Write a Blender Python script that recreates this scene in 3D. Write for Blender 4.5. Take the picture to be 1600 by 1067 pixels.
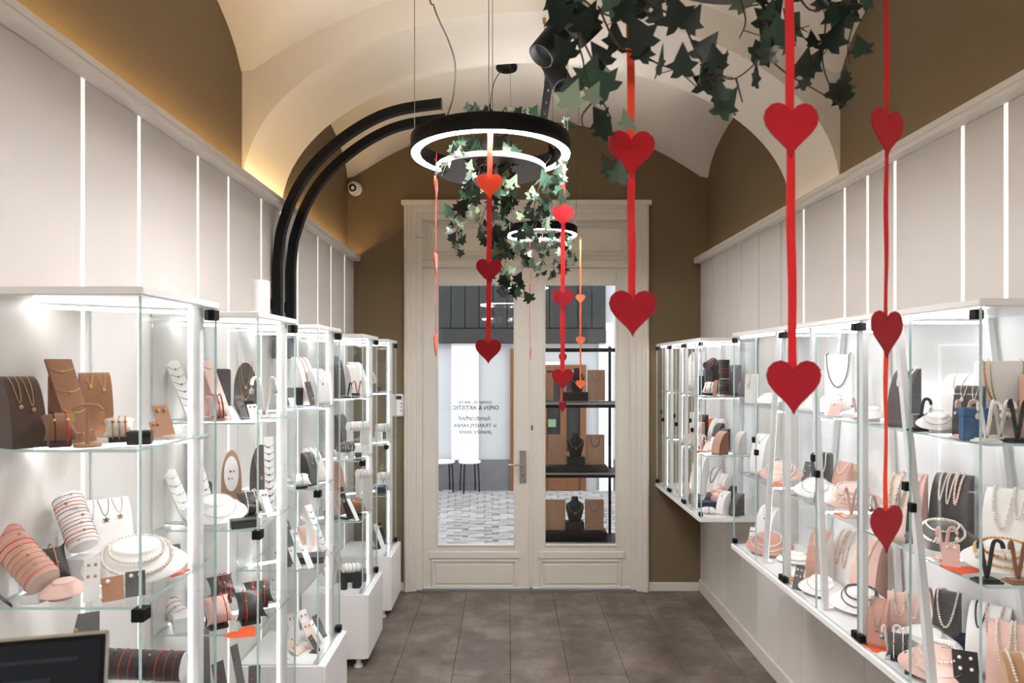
import bpy, math, random
from mathutils import Vector, Matrix, Euler
random.seed(7)
for _o in list(bpy.data.objects): bpy.data.objects.remove(_o)
SC = bpy.context.scene
COL = SC.collection
PI = math.pi
# ------------------------------------------------------------------ camera
F = 1080.0; CX = 793.0; CY = 570.0; H = 1.9          # focal length and principal point for the 1600x1067 frame
cam_d = bpy.data.cameras.new('camera'); cam = bpy.data.objects.new('camera', cam_d); COL.objects.link(cam)
cam.location = (0, 0, H); cam.rotation_euler = (PI/2, 0, 0)
cam_d.sensor_width = 36.0; cam_d.lens = F/1600*36.0
cam_d.shift_x = (800-CX)/1600; cam_d.shift_y = (CY-533.5)/1600
cam_d.clip_start = 0.05; cam_d.clip_end = 200
cam_d.dof.use_dof = True; cam_d.dof.focus_distance = 3.0; cam_d.dof.aperture_fstop = 6.3
SC.camera = cam
# ------------------------------------------------------------------ world, exposure
wd = bpy.data.worlds.new('world'); SC.world = wd; wd.use_nodes = True
bg = wd.node_tree.nodes['Background']; bg.inputs[0].default_value = (0.95, 0.975, 1.0, 1); bg.inputs[1].default_value = 1.25
SC.view_settings.view_transform = 'Standard'; SC.view_settings.look = 'None'
SC.view_settings.exposure = 1.18; SC.view_settings.gamma = 1.0; SC.view_settings.use_curve_mapping = False
SC.cycles.transparent_max_bounces = 40; SC.cycles.max_bounces = 6; SC.cycles.diffuse_bounces = 3; SC.cycles.adaptive_threshold = 0.1
SC.cycles.glossy_bounces = 2; SC.cycles.sample_clamp_indirect = 4.0; SC.cycles.caustics_reflective = False; SC.cycles.caustics_refractive = False
LED = 5.4; LEDR = 5.1; RING = 118.0; UPFILL = 74.0; BATTEN = 0.30; COVE_L = 17.0; COVE_R = 2.0      # lamp strengths, the added upward fill among them
# ------------------------------------------------------------------ helpers
def lin(h):
    h = h.lstrip('#'); c = [int(h[i:i+2], 16)/255 for i in (0, 2, 4)]
    return tuple((x/12.92 if x <= 0.04045 else ((x+0.055)/1.055)**2.4) for x in c)
MATS = {}
def mat(name, col, rough=0.5, metal=0.0, var=0.12, scale=18.0, bump=0.0, spec=0.4, sheen=0.0, bscale=None, rand=0.0):
    m = bpy.data.materials.new(name); m.use_nodes = True; nt = m.node_tree; b = nt.nodes['Principled BSDF']
    c = lin(col) if isinstance(col, str) else col
    tc = nt.nodes.new('ShaderNodeTexCoord'); n = nt.nodes.new('ShaderNodeTexNoise')
    n.inputs['Scale'].default_value = scale; n.inputs['Detail'].default_value = 5.0
    nt.links.new(tc.outputs['Object'], n.inputs['Vector'])
    r = nt.nodes.new('ShaderNodeMix'); r.data_type = 'RGBA'
    r.inputs[6].default_value = tuple(max(0, x*(1-var)) for x in c)+(1,); r.inputs[7].default_value = tuple(min(1, x*(1+var)) for x in c)+(1,)
    nt.links.new(n.outputs['Fac'], r.inputs[0]); out = r.outputs[2]
    if rand > 0:
        oi = nt.nodes.new('ShaderNodeObjectInfo'); hs = nt.nodes.new('ShaderNodeHueSaturation'); mr = nt.nodes.new('ShaderNodeMapRange')
        mr.inputs[3].default_value = 1-rand; mr.inputs[4].default_value = 1+rand
        nt.links.new(oi.outputs['Random'], mr.inputs[0]); nt.links.new(mr.outputs[0], hs.inputs['Value']); nt.links.new(out, hs.inputs['Color']); out = hs.outputs[0]
    nt.links.new(out, b.inputs['Base Color'])
    b.inputs['Roughness'].default_value = rough; b.inputs['Metallic'].default_value = metal
    b.inputs['Specular IOR Level'].default_value = spec
    if sheen: b.inputs['Sheen Weight'].default_value = sheen
    if bump:
        bn = nt.nodes.new('ShaderNodeTexNoise'); bn.inputs['Scale'].default_value = bscale or scale*6; bn.inputs['Detail'].default_value = 4
        nt.links.new(tc.outputs['Object'], bn.inputs['Vector'])
        bp = nt.nodes.new('ShaderNodeBump'); bp.inputs['Strength'].default_value = bump; bp.inputs['Distance'].default_value = 0.01
        nt.links.new(bn.outputs['Fac'], bp.inputs['Height']); nt.links.new(bp.outputs[0], b.inputs['Normal'])
    MATS[name] = m; return m
def emit(name, col, s):
    m = bpy.data.materials.new(name); m.use_nodes = True; nt = m.node_tree; b = nt.nodes['Principled BSDF']
    c = lin(col); b.inputs['Base Color'].default_value = c+(1,); b.inputs['Emission Color'].default_value = c+(1,); b.inputs['Emission Strength'].default_value = s
    MATS[name] = m; return m
def glass(name, tint, refl=0.5, base=0.03):
    m = bpy.data.materials.new(name); m.use_nodes = True; nt = m.node_tree; nt.nodes.remove(nt.nodes['Principled BSDF'])
    t = nt.nodes.new('ShaderNodeBsdfTransparent'); t.inputs[0].default_value = lin(tint)+(1,)
    g = nt.nodes.new('ShaderNodeBsdfGlossy'); g.inputs['Roughness'].default_value = 0.02
    lw = nt.nodes.new('ShaderNodeLayerWeight'); lw.inputs['Blend'].default_value = 0.5
    p = nt.nodes.new('ShaderNodeMath'); p.operation = 'POWER'; p.inputs[1].default_value = 5.0; nt.links.new(lw.outputs['Facing'], p.inputs[0])
    ma = nt.nodes.new('ShaderNodeMath'); ma.operation = 'MULTIPLY_ADD'; ma.inputs[1].default_value = refl; ma.inputs[2].default_value = base; nt.links.new(p.outputs[0], ma.inputs[0])
    mx = nt.nodes.new('ShaderNodeMixShader'); nt.links.new(ma.outputs[0], mx.inputs[0]); nt.links.new(t.outputs[0], mx.inputs[1]); nt.links.new(g.outputs[0], mx.inputs[2])
    nt.links.new(mx.outputs[0], nt.nodes['Material Output'].inputs[0]); MATS[name] = m; return m
# walls and room
mat('brown_wall', '#7c6b53', 0.85, var=0.05, scale=3, bump=0.12, bscale=60, spec=0.2)
mat('plaster', '#e6dfd3', 0.85, var=0.03, scale=2, bump=0.05, bscale=40, spec=0.2)
mat('panel_white', '#e2dcd5', 0.42, var=0.015, scale=3, spec=0.4)
mat('ledge_white', '#e8e2d9', 0.45, var=0.02, scale=5)
mat('door_paint', '#e4ddd0', 0.42, var=0.035, scale=9, bump=0.05, bscale=50)
mat('baseboard_paint', '#ded6cb', 0.5, var=0.03, scale=6)
mat('tile', '#776b61', 0.42, var=0.48, scale=5, bump=0.05, bscale=25, spec=0.35, rand=0.10)
mat('grout', '#2a2521', 0.9)
mat('lacquer', '#f1efec', 0.30, var=0.01, scale=4)
mat('back_white', '#f2f1f0', 0.5, var=0.01, scale=4)
mat('metal_white', '#e6e5e3', 0.35, var=0.02)
mat('black_matte', '#0e0e0e', 0.5, var=0.2, spec=0.2); mat('disc_rim', '#3a3836', 0.6)
mat('black_gloss', '#0b0b0c', 0.2, var=0.2)
mat('steel', '#b9b7b4', 0.33, metal=1.0, var=0.12, scale=30)
mat('brass', '#b9924e', 0.35, metal=1.0)
mat('brushed', '#5f5c59', 0.45, metal=0.35, var=0.15, scale=40)
mat('diffuser_white', '#e9e6e1', 0.5, var=0.02); mat('cable_grey', '#4c463f', 0.5)
glass('glass_clear', '#fdfefe', 0.5, 0.016)
glass('glass_door', '#f8fafa', 0.6, 0.03)
mat('glass_edge', '#bdd6d2', 0.15, var=0.25, scale=30, spec=0.8)
emit('led', '#fbfcff', LED); emit('led_right', '#fbfcff', LEDR); emit('ring_glow', '#fbfaff', RING); emit('up_fill_glow', '#fcf8f6', UPFILL); emit('batten_glow', '#fffaf4', BATTEN)
emit('cove_left_glow', '#ffd898', COVE_L); emit('cove_right_glow', '#ffe6c4', COVE_R)
# display stuff
mat('suede_brown', '#4d382b', 0.9, sheen=0.3, bump=0.1); mat('suede_tan', '#90603f', 0.9, sheen=0.3, bump=0.1, var=0.15); mat('suede_camel', '#b98d63', 0.9, sheen=0.3)
mat('suede_pink', '#e6bfb2', 0.9, sheen=0.35, bump=0.08, var=0.08); mat('suede_rose', '#cc9a88', 0.9, sheen=0.3, bump=0.08)
mat('suede_grey', '#55514e', 0.9, sheen=0.3, bump=0.1); mat('suede_dark', '#34312f', 0.9, sheen=0.25, bump=0.1); mat('leather_grey', '#3d3a38', 0.45, bump=0.15, var=0.2)
mat('leatherette_white', '#f3efea', 0.55, bump=0.04, var=0.02); mat('cream_cloth', '#eee6da', 0.85, bump=0.08)
mat('card_white', '#f4f2ef', 0.6, var=0.02); mat('card_beige', '#e6cfc0', 0.7); mat('card_grey', '#5a5754', 0.7, var=0.1); mat('card_black', '#232120', 0.6); mat('card_tan', '#ab7c5e', 0.7)
mat('navy', '#1f3248', 0.5); mat('blue_card', '#3d6590', 0.5); mat('yellow_card', '#f0cf98', 0.7); mat('wood_tan', '#b0866a', 0.6, var=0.2, scale=25)
mat('paper_orange', '#f2602c', 0.8); mat('felt_red', '#a80e19', 0.9, sheen=0.08, bump=0.1, bscale=200, var=0.12); mat('felt_crimson', '#960c1a', 0.9, sheen=0.08, bump=0.1, bscale=200, var=0.1)
mat('felt_orange', '#e23e18', 0.9, sheen=0.08); mat('felt_coral', '#f07848', 0.9, sheen=0.3); mat('ribbon_red', '#c8161a', 0.7, var=0.08); mat('ribbon_orange', '#ea4520', 0.7); mat('ribbon_coral', '#f07040', 0.7)
mat('gold', '#c9a468', 0.3, metal=1.0, var=0.1); mat('silver', '#c8c6c2', 0.25, metal=1.0, var=0.1); mat('pewter', '#6d6a68', 0.4, metal=0.7)
mat('pearl', '#f3e8da', 0.22, var=0.08, scale=60, spec=0.7); mat('pearl_pink', '#efd0bd', 0.22, var=0.1, spec=0.7); mat('amber', '#d98a1e', 0.2, var=0.4, scale=90, spec=0.7); mat('amber_pale', '#eccd86', 0.25, var=0.2, scale=90)
mat('cord_red', '#d8321e', 0.7); mat('cord_black', '#1d1b1b', 0.7); mat('cord_rose', '#d79a86', 0.7); mat('cord_cream', '#eadfce', 0.7)
# plants
mat('leaf_dark', '#172519', 0.45, var=0.45, scale=30, spec=0.4, rand=0.25); mat('leaf_mid', '#2f4936', 0.5, var=0.4, scale=35, rand=0.2); mat('leaf_pale', '#75866c', 0.55, var=0.45, scale=45, rand=0.15)
mat('vine_bark', '#4a372a', 0.8)
# street
mat('stucco_grey', '#c3c4c8', 0.9, var=0.03, scale=3); mat('stucco_white', '#f0f1f3', 0.9, var=0.02); mat('stone_grey', '#75757a', 0.9, var=0.15, scale=6); mat('cobble', '#a3a09f', 0.85, var=0.25, scale=12, rand=0.16, bump=0.2)
mat('street_joint', '#a8a5a2', 0.95); mat('board_grey', '#323434', 0.7, var=0.15, scale=5); mat('wood_brown', '#7a4f33', 0.55, var=0.25, scale=14); mat('dark_glass', '#3a3c3f', 0.1, spec=0.8); mat('sticker', '#dfe5df', 0.5); mat('sticker_green', '#7f9c7c', 0.5)
mat('screen_dark', '#10161c', 0.25, var=0.1); mat('screen_line', '#161e25', 0.4); mat('screen_warm', '#2a211a', 0.4); mat('ink', '#2d2c2c', 0.6); mat('sign_text_grey', '#8b857e', 0.6)
def tile_material():
    nt = M['tile'].node_tree; b = nt.nodes['Principled BSDF']; g = nt.nodes.new('ShaderNodeNewGeometry'); n1 = nt.nodes.new('ShaderNodeTexNoise'); n1.inputs['Scale'].default_value = 3.2; n1.inputs['Detail'].default_value = 9; n1.inputs['Roughness'].default_value = .68
    nt.links.new(g.outputs['Position'], n1.inputs['Vector']); r = nt.nodes.new('ShaderNodeValToRGB'); e = r.color_ramp.elements
    e[0].position = .34; e[0].color = lin('#544a42')+(1,); e[1].position = .68; e[1].color = lin('#8b7f74')+(1,); k = e.new(.5); k.color = lin('#6b6057')+(1,)
    nt.links.new(n1.outputs['Fac'], r.inputs[0]); hs = [n for n in nt.nodes if n.type == 'HUE_SAT'][0]; nt.links.new(r.outputs[0], hs.inputs['Color'])
M = MATS; tile_material()
class MB:
    """collects geometry for one mesh"""
    def __init__(s): s.v = []; s.f = []; s.m = []; s.sm = []
    def add(s, vs, fs, m=0, smooth=False, mx=None):
        b = len(s.v); s.v += [tuple(mx @ Vector(p)) if mx else tuple(p) for p in vs]
        for f in fs: s.f.append([i+b for i in f]); s.m.append(m); s.sm.append(smooth)
        return s
    def box(s, x0, x1, y0, y1, z0, z1, m=0, mx=None, bev=0.0):
        if bev > 0:
            b = min(bev, (x1-x0)/2.2, (y1-y0)/2.2, (z1-z0)/2.2); vs = []; 
            # chamfered box: 24 vertices
            ix = {}
            for sx in (0, 1):
                for sy in (0, 1):
                    for sz in (0, 1):
                        X, Y, Z = (x0, x1)[sx], (y0, y1)[sy], (z0, z1)[sz]; dx, dy, dz = (b, -b)[sx], (b, -b)[sy], (b, -b)[sz]
                        ix[sx, sy, sz, 'x'] = len(vs); vs.append((X, Y+dy, Z+dz))
                        ix[sx, sy, sz, 'y'] = len(vs); vs.append((X+dx, Y, Z+dz))
                        ix[sx, sy, sz, 'z'] = len(vs); vs.append((X+dx, Y+dy, Z))
            fs = []
            g = lambda *k: ix[k]
            for q in (0, 1):
                fs.append([g(q, 0, 0, 'x'), g(q, 1, 0, 'x'), g(q, 1, 1, 'x'), g(q, 0, 1, 'x')][::(1 if q else -1)])
                fs.append([g(0, q, 0, 'y'), g(1, q, 0, 'y'), g(1, q, 1, 'y'), g(0, q, 1, 'y')][::(-1 if q else 1)])
                fs.append([g(0, 0, q, 'z'), g(1, 0, q, 'z'), g(1, 1, q, 'z'), g(0, 1, q, 'z')][::(1 if q else -1)])
            for a in (0, 1):
                for c in (0, 1):
                    fs.append([g(a, c, 0, 'x'), g(a, c, 0, 'y'), g(a, c, 1, 'y'), g(a, c, 1, 'x')])
                    fs.append([g(a, 0, c, 'x'), g(a, 0, c, 'z'), g(a, 1, c, 'z'), g(a, 1, c, 'x')])
                    fs.append([g(0, a, c, 'y'), g(0, a, c, 'z'), g(1, a, c, 'z'), g(1, a, c, 'y')])
                    for e in (0, 1): fs.append([g(a, c, e, 'x'), g(a, c, e, 'y'), g(a, c, e, 'z')])
            return s.add(vs, fs, m, False, mx)
        vs = [(x, y, z) for x in (x0, x1) for y in (y0, y1) for z in (z0, z1)]
        return s.add(vs, [(0, 1, 3, 2), (4, 6, 7, 5), (0, 4, 5, 1), (2, 3, 7, 6), (0, 2, 6, 4), (1, 5, 7, 3)], m, False, mx)
    def prism(s, pts, a0, a1, axis='x', m=0, mcap=None, smooth=False, mx=None):
        """2-D outline extruded along an axis: axis x -> pts are (y,z); y -> (x,z); z -> (x,y)"""
        n = len(pts)
        def P(p, a): return {'x': (a, p[0], p[1]), 'y': (p[0], a, p[1]), 'z': (p[0], p[1], a)}[axis]
        vs = [P(p, a0) for p in pts]+[P(p, a1) for p in pts]
        s.add(vs, [(i, (i+1) % n, n+(i+1) % n, n+i) for i in range(n)], m, smooth, mx)
        return s.add(vs, [tuple(range(n))[::-1], tuple(range(n, 2*n))], m if mcap is None else mcap, False, mx)
    def lathe(s, prof, n=24, m=0, smooth=True, mx=None, sx=1.0, sy=1.0, cap=True, off=None):
        vs = []; fs = []
        for k, (r, z) in enumerate(prof):
            oy = off[k] if off else 0
            for i in range(n):
                t = 2*PI*i/n; vs.append((r*sx*math.cos(t), r*sy*math.sin(t)+oy, z))
        for k in range(len(prof)-1):
            for i in range(n):
                j = (i+1) % n; fs.append((k*n+i, k*n+j, (k+1)*n+j, (k+1)*n+i))
        s.add(vs, fs, m, smooth, mx)
        if cap:
            if prof[0][0] > 1e-5: s.add([vs[i] for i in range(n)], [tuple(range(n))[::-1]], m, False, mx)
            if prof[-1][0] > 1e-5: s.add(vs[-n:], [tuple(range(n))], m, False, mx)
        return s
    def tube(s, path, r, n=8, m=0, closed=False, mx=None, rads=None, cap=True, flat=None, up=None):
        P = [Vector(p) for p in path]; N = len(P); vs = []; fs = []; prev = None
        for i in range(N):
            a = P[(i-1) % N] if (closed or i > 0) else P[i]; b = P[(i+1) % N] if (closed or i < N-1) else P[i]
            t = (b-a).normalized() if (b-a).length > 1e-9 else Vector((0, 0, 1))
            if up is not None: u = Vector(up)-t*t.dot(Vector(up))
            elif prev is None: u = t.cross(Vector((0, 0, 1))) if abs(t.z) < .95 else t.cross(Vector((1, 0, 0)))
            else: u = prev-t*t.dot(prev)
            u.normalize(); prev = u; w = t.cross(u); rr = rads[i] if rads else r
            for k in range(n):
                q = 2*PI*(k+.5)/n; vs.append(P[i]+u*rr*math.cos(q)*(flat[0] if flat else 1)+w*rr*math.sin(q)*(flat[1] if flat else 1))
        for i in range(N if closed else N-1):
            j = (i+1) % N
            for k in range(n): fs.append((i*n+k, i*n+(k+1) % n, j*n+(k+1) % n, j*n+k))
        s.add(vs, fs, m, n > 4, mx)
        if not closed and cap: s.add(vs[:n]+vs[-n:], [tuple(range(n))[::-1], tuple(range(n, 2*n))], m, False, mx)
        return s
    def ball(s, c, r, m=0, n=8, k=5, mx=None, sc=(1, 1, 1)):
        prof = [(r*math.sin(PI*i/k), -r*math.cos(PI*i/k)) for i in range(k+1)]
        vs = []; fs = []; vs.append((0, 0, -r))
        for i in range(1, k):
            for j in range(n): t = 2*PI*j/n; vs.append((prof[i][0]*math.cos(t), prof[i][0]*math.sin(t), prof[i][1]))
        vs.append((0, 0, r)); L = len(vs)-1
        for j in range(n):
            fs.append((0, 1+(j+1) % n, 1+j)); fs.append((L, L-n+j, L-n+(j+1) % n))
            for i in range(k-2): a = 1+i*n; fs.append((a+j, a+(j+1) % n, a+n+(j+1) % n, a+n+j))
        vs = [(v[0]*sc[0]+c[0], v[1]*sc[1]+c[1], v[2]*sc[2]+c[2]) for v in vs]
        return s.add(vs, fs, m, True, mx)
    def mesh(s, name, mats):
        me = bpy.data.meshes.new(name); me.from_pydata(s.v, [], s.f)
        for x in (mats if isinstance(mats, (list, tuple)) else [mats]): me.materials.append(M[x] if isinstance(x, str) else x)
        me.polygons.foreach_set('material_index', s.m); me.polygons.foreach_set('use_smooth', s.sm); me.update()
        return me
    def build(s, name, mats, parent=None, loc=None, rot=None):
        o = bpy.data.objects.new(name, s.mesh(name, mats)); COL.objects.link(o)
        if parent: o.parent = parent
        if loc: o.location = loc
        if rot: o.rotation_euler = rot
        return o
LABELS = {}
def tag(o, label=None, cat=None, group=None, kind=None):
    if label:
        o['label'] = label
        if label in LABELS and not (group and LABELS[label] == group): print('DUPLICATE LABEL', label)
        LABELS[label] = group
    if cat: o['category'] = cat
    if group: o['group'] = group
    if kind: o['kind'] = kind
    return o
def empty(name, loc=(0, 0, 0), rot=(0, 0, 0)):
    o = bpy.data.objects.new(name, None); COL.objects.link(o); o.location = loc; o.rotation_euler = rot; o.empty_display_size = .05; return o
def linked(name, me, parent, loc=(0, 0, 0), rot=(0, 0, 0), sc=(1, 1, 1)):
    o = bpy.data.objects.new(name, me); COL.objects.link(o); o.parent = parent; o.location = loc; o.rotation_euler = rot; o.scale = sc; return o
def PX(px, py, Y): return Vector(((px-CX)*Y/F, Y, H-(py-CY)*Y/F))
def on_shelf(px, py, z): Y = F*(H-z)/(py-CY); return Vector(((px-CX)*Y/F, Y, z))
def spline(pts, n=8):
    P = [Vector(p) for p in pts]; out = []
    for i in range(len(P)-1):
        a = P[max(0, i-1)]; b = P[i]; c = P[i+1]; d = P[min(len(P)-1, i+2)]
        for k in range(n):
            t = k/n; out.append(.5*((2*b)+(c-a)*t+(2*a-5*b+4*c-d)*t*t+(3*b-a-3*c+d)*t**3))
    out.append(P[-1]); return out
# ================================================================== THE ROOM
YD = 5.81; XL = -1.345; XR = 1.685; XPL = -1.29; XPR = 1.62; ZLED = 2.77; PPM = F/YD
def dx(px): return (px-CX)/PPM
def dz(py): return H-(py-CY)/PPM
# floor: slab and single tiles
fl = MB().box(XL, XR, -2.3, YD+.12, -.06, -.006).build('floor', 'grout'); tag(fl, 'dark brown grey stone tile floor of the shop', kind='structure')
tw, tl, gp = .357, .67, .0024
tile_me = MB().box(0, tw-gp, 0, tl-gp, -.006, 0, bev=.0015).mesh('floor_tile', 'tile')
for c in range(9):
    x = -1.408+c*tw+.0
    yo = 5.253+(.67*(c % 2)*.5)
    for r in range(-1, 8):
        y = yo-r*tl
        x0 = max(x, XL); x1 = min(x+tw-gp, XR); y0 = y; y1 = min(y+tl-gp, YD+.1)
        if y1-y0 < .02 or x1-x0 < .02: continue
        if x0 == x and x1 == x+tw-gp and y1 == y+tl-gp: linked('floor_tile', tile_me, fl, (x, y, 0))
        else:
            linked('floor_tile', MB().box(0, x1-x0, 0, y1-y0, -.006, 0, bev=.0015).mesh('floor_tile', 'tile'), fl, (x0, y0, 0))
MB().box(XL, XR, -2.3, .2, -.006, 0).build('floor_slab', 'tile', fl)
# side walls, end walls
for nm, xa, xb, lb in (('wall_left', XL-.25, XL, 'olive brown plaster side wall above the glass towers'), ('wall_right', XR, XR+.25, 'olive brown plaster side wall above the long showcase')):
    w = MB().box(xa, xb, -2.3, YD+.3, -.06, 4.3).build(nm, 'brown_wall'); tag(w, lb, kind='structure')
w = MB().box(XL, XR, -2.55, -2.3, -.06, 4.3).build('wall_rear', 'brown_wall'); tag(w, 'brown wall closing the shop opposite the door', kind='structure')
ox0, ox1, oz1 = dx(650), dx(1000), dz(335)
w = MB().box(XL, ox0, YD, YD+.3, -.06, 4.3).box(ox1, XR, YD, YD+.3, -.06, 4.3).box(ox0, ox1, YD, YD+.3, oz1, 4.3).build('wall_back', 'brown_wall')
tag(w, 'olive brown end wall around the double door', kind='structure')
# vaulted ceiling
def zA(x, z0, s):
    a = 1.53; x = max(-a, min(a, x-.17)); R = (a*a+s*s)/(2*s); return z0+math.sqrt(R*R-x*x)-(R-s)
def zfar(x, y):
    u = (y-4.955)/.86; zb = 3.42+.33*math.sqrt(max(0, 1-u*u*.98)); return max(zA(x, 3.42, .53), zb)
def znear(x, y):
    u = (y-2.2)/1.31; zb = 3.30+.45*math.sqrt(max(0, 1-min(1, u*u))) if abs(u) <= 1 else 3.3; return max(zA(x, 3.34, .52), zb)
def vault(y0, y1, ny, fn):
    mb = MB(); nx = 60; vs = []; fs = []
    for j in range(ny+1):
        for i in range(nx+1):
            x = XL-.05+(XR-XL+.1)*i/nx; y = y0+(y1-y0)*j/ny; vs.append((x, y, fn(x, y)))
    for j in range(ny):
        for i in range(nx): a = j*(nx+1)+i; fs.append((a, a+nx+1, a+nx+2, a+1))
    return mb.add(vs, fs, 0, True)
ce = empty('ceiling'); tag(ce, 'cream plastered cross vault with a wide transverse arch', kind='structure')
vault(4.05, YD+.1, 40, zfar).build('far_vault', 'plaster', ce)
vault(-2.35, 3.55, 90, znear).build('near_vault', 'plaster', ce)
def zarch(x):
    u = (x-.17)/1.511; return 2.81+.88*math.sqrt(max(0, 1-u*u))
ab = MB(); n = 64; vs = []; fs = []
xs = [XL-.05+(XR-XL+.1)*(.5-.5*math.cos(PI*i/n)) for i in range(n+1)]
for x in xs: vs += [(x, 3.5, zarch(x)), (x, 4.1, zarch(x)), (x, 3.5, 4.25), (x, 4.1, 4.25)]
ab.add(vs, [(4*i, 4*i+1, 4*i+5, 4*i+4) for i in range(n)], 0, True)
ab.add(vs, [(4*i, 4*i+4, 4*i+6, 4*i+2) for i in range(n)]+[(4*i+1, 4*i+3, 4*i+7, 4*i+5) for i in range(n)], 0, False)
ab.build('transverse_arch', 'plaster', ce)
MB().box(XL-.3, XR+.3, -2.6, YD+.35, 4.3, 4.4).build('upper_slab', 'plaster', ce)
# wall panelling, battens, ledges
def panelling(side, seams, z0, z1, glow=(), parent=None, gap=.008):
    s = -1 if side == 'left' else 1; xp = XPL if s < 0 else XPR; xw = XL if s < 0 else XR
    seams = sorted(seams)
    for a, b in zip(seams[:-1], seams[1:]):
        x0, x1 = sorted((xp, xw)); MB().box(x0, x1, a+gap, b-gap, z0, z1, bev=.003).build('wall_panel', 'panel_white', parent)
    for q in seams[1:-1]:
        x0, x1 = sorted((xp-s*.001, xp+s*.012)) if q in glow else sorted((xp+s*.012, xp+s*.02))
        MB().box(x0+(0 if s < 0 else 0), x1, q-gap, q+gap, z0, z1).build('batten', 'batten_glow' if q in glow else 'baseboard_paint', parent)
lefts = [-2.3, -1.4, -.95, -.5, 0, .4, .85, 1.3, 1.72, 2.10, 2.42, 2.88, 3.195, 3.62, 3.93, 4.25, 4.70, 5.05, 5.47, YD]
pl = empty('trim_1'); tag(pl, 'off-white wall panelling with pale battens behind the glass towers', kind='structure')
panelling('left', lefts, .0, ZLED, glow=lefts[6:-1], parent=pl)
rups = [-2.3, -1.4, -.9, -.4, .1, .55, .95, 1.3, 1.62, 1.95, 2.247, 2.46, 2.89, 3.11, 3.32, 3.78, 4.1, 4.46, 4.79, 5.12, 5.47, YD]
pr = empty('trim_2'); tag(pr, 'off-white wall panelling behind and above the long showcase', kind='structure')
panelling('right', rups, .91, 2.75, glow=rups[6:-6], parent=pr)
rlow = [-2.3]+[5.47-.333*k for k in range(22, -1, -1)]+[YD]
panelling('right', [q for q in rlow], .10, .91, parent=pr, gap=.002)
bb = MB().box(XPR-.012, XPR+.05, -2.3, YD, 0, .10, bev=.004).build('baseboard_right', 'baseboard_paint'); tag(bb, 'cream baseboard under the white panelling', kind='structure')
for k, (a, b) in enumerate(((XPL, dx(632)), (dx(1013), XPR-.012))):
    o = MB().box(a, b, YD-.015, YD, 0, .075, bev=.004).build('baseboard_back', 'baseboard_paint'); tag(o, ('short cream baseboard beside the keypad wall', 'cream baseboard between the door and the showcase')[k], kind='structure')
for nm, s, xp, xw, z, g in (('trim_3', -1, XPL, XL, ZLED, 'cove_left_glow'), ('trim_4', 1, XPR, XR, 2.75, 'cove_right_glow')):
    e = empty(nm); tag(e, 'white cove ledge with warm light above the '+('tower' if s < 0 else 'long showcase')+' panelling', kind='structure')
    a, b = sorted((xp-s*.055, xw)); MB().box(a, b, -2.3, YD, z, z+.022, bev=.004).build('ledge_board', 'ledge_white', e)
    a, b = sorted((xp-s*.055, xp-s*.035)); MB().box(a, b, -2.3, YD, z+.022, z+.048, bev=.003).build('ledge_lip', 'ledge_white', e)
    a, b = sorted((xp-s*.012, xp-s*.002)); MB().box(a, b, -2.25, (YD-.05) if s < 0 else YD-.05, z+.024, z+.030).build('cove_light', g, e)
# ------------------------------------------------------------------ double door, casing and transom
dr = empty('door_1', (0, 0, 0)); tag(dr, 'old cream double door with tall glass panes and panelled transom', kind='structure')
DY = YD
cs = MB()
def ring_frame(mb, x0, x1, z0, z1, wd_, y0, y1, m=0, bottom=False):
    mb.box(x0, x0+wd_, y0, y1, z0, z1, m, bev=.004); mb.box(x1-wd_, x1, y0, y1, z0, z1, m, bev=.004); mb.box(x0+wd_, x1-wd_, y0, y1, z1-wd_, z1, m, bev=.004)
    if bottom: mb.box(x0+wd_, x1-wd_, y0, y1, z0, z0+wd_, m, bev=.004)
ring_frame(cs, dx(632), dx(1013), 0, dz(316), .06, DY-.035, DY+.02)
ring_frame(cs, dx(637), dx(1008), 0, dz(320), .075, DY-.022, DY+.03)
ring_frame(cs, dx(634), dx(1011), 0, dz(318), .02, DY-.048, DY-.03)
ring_frame(cs, dx(646), dx(999), 0, dz(330), .075, DY-.010, DY+.20)
cs.box(dx(628), dx(1017), DY-.055, DY+.01, dz(322), dz(314), bev=.006)
cs.build('door_casing', 'door_paint', dr)
tz0, tz1 = dz(412), dz(340)
tr = MB().box(dx(659), dx(988), DY+.03, DY+.09, tz0, tz1).box(dx(657), dx(990), DY+.0, DY+.06, dz(418), dz(406), bev=.006).build('transom_board', 'door_paint', dr)
def raised(x0, x1, z0, z1, y, parent, fr=.018):
    mb = MB(); ring_frame(mb, x0, x1, z0, z1, fr, y-.012, y+.002, bottom=True)
    o = mb.build('panel_moulding', 'door_paint', parent); MB().box(x0+fr*2, x1-fr*2, y-.008, y+.002, z0+fr*2, z1-fr*2, bev=.007).build('raised_panel', 'door_paint', o)
raised(dx(668), dx(812), dz(399), dz(349), DY+.03, dr); raised(dx(836), dx(980), dz(399), dz(349), DY+.03, dr)
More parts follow.
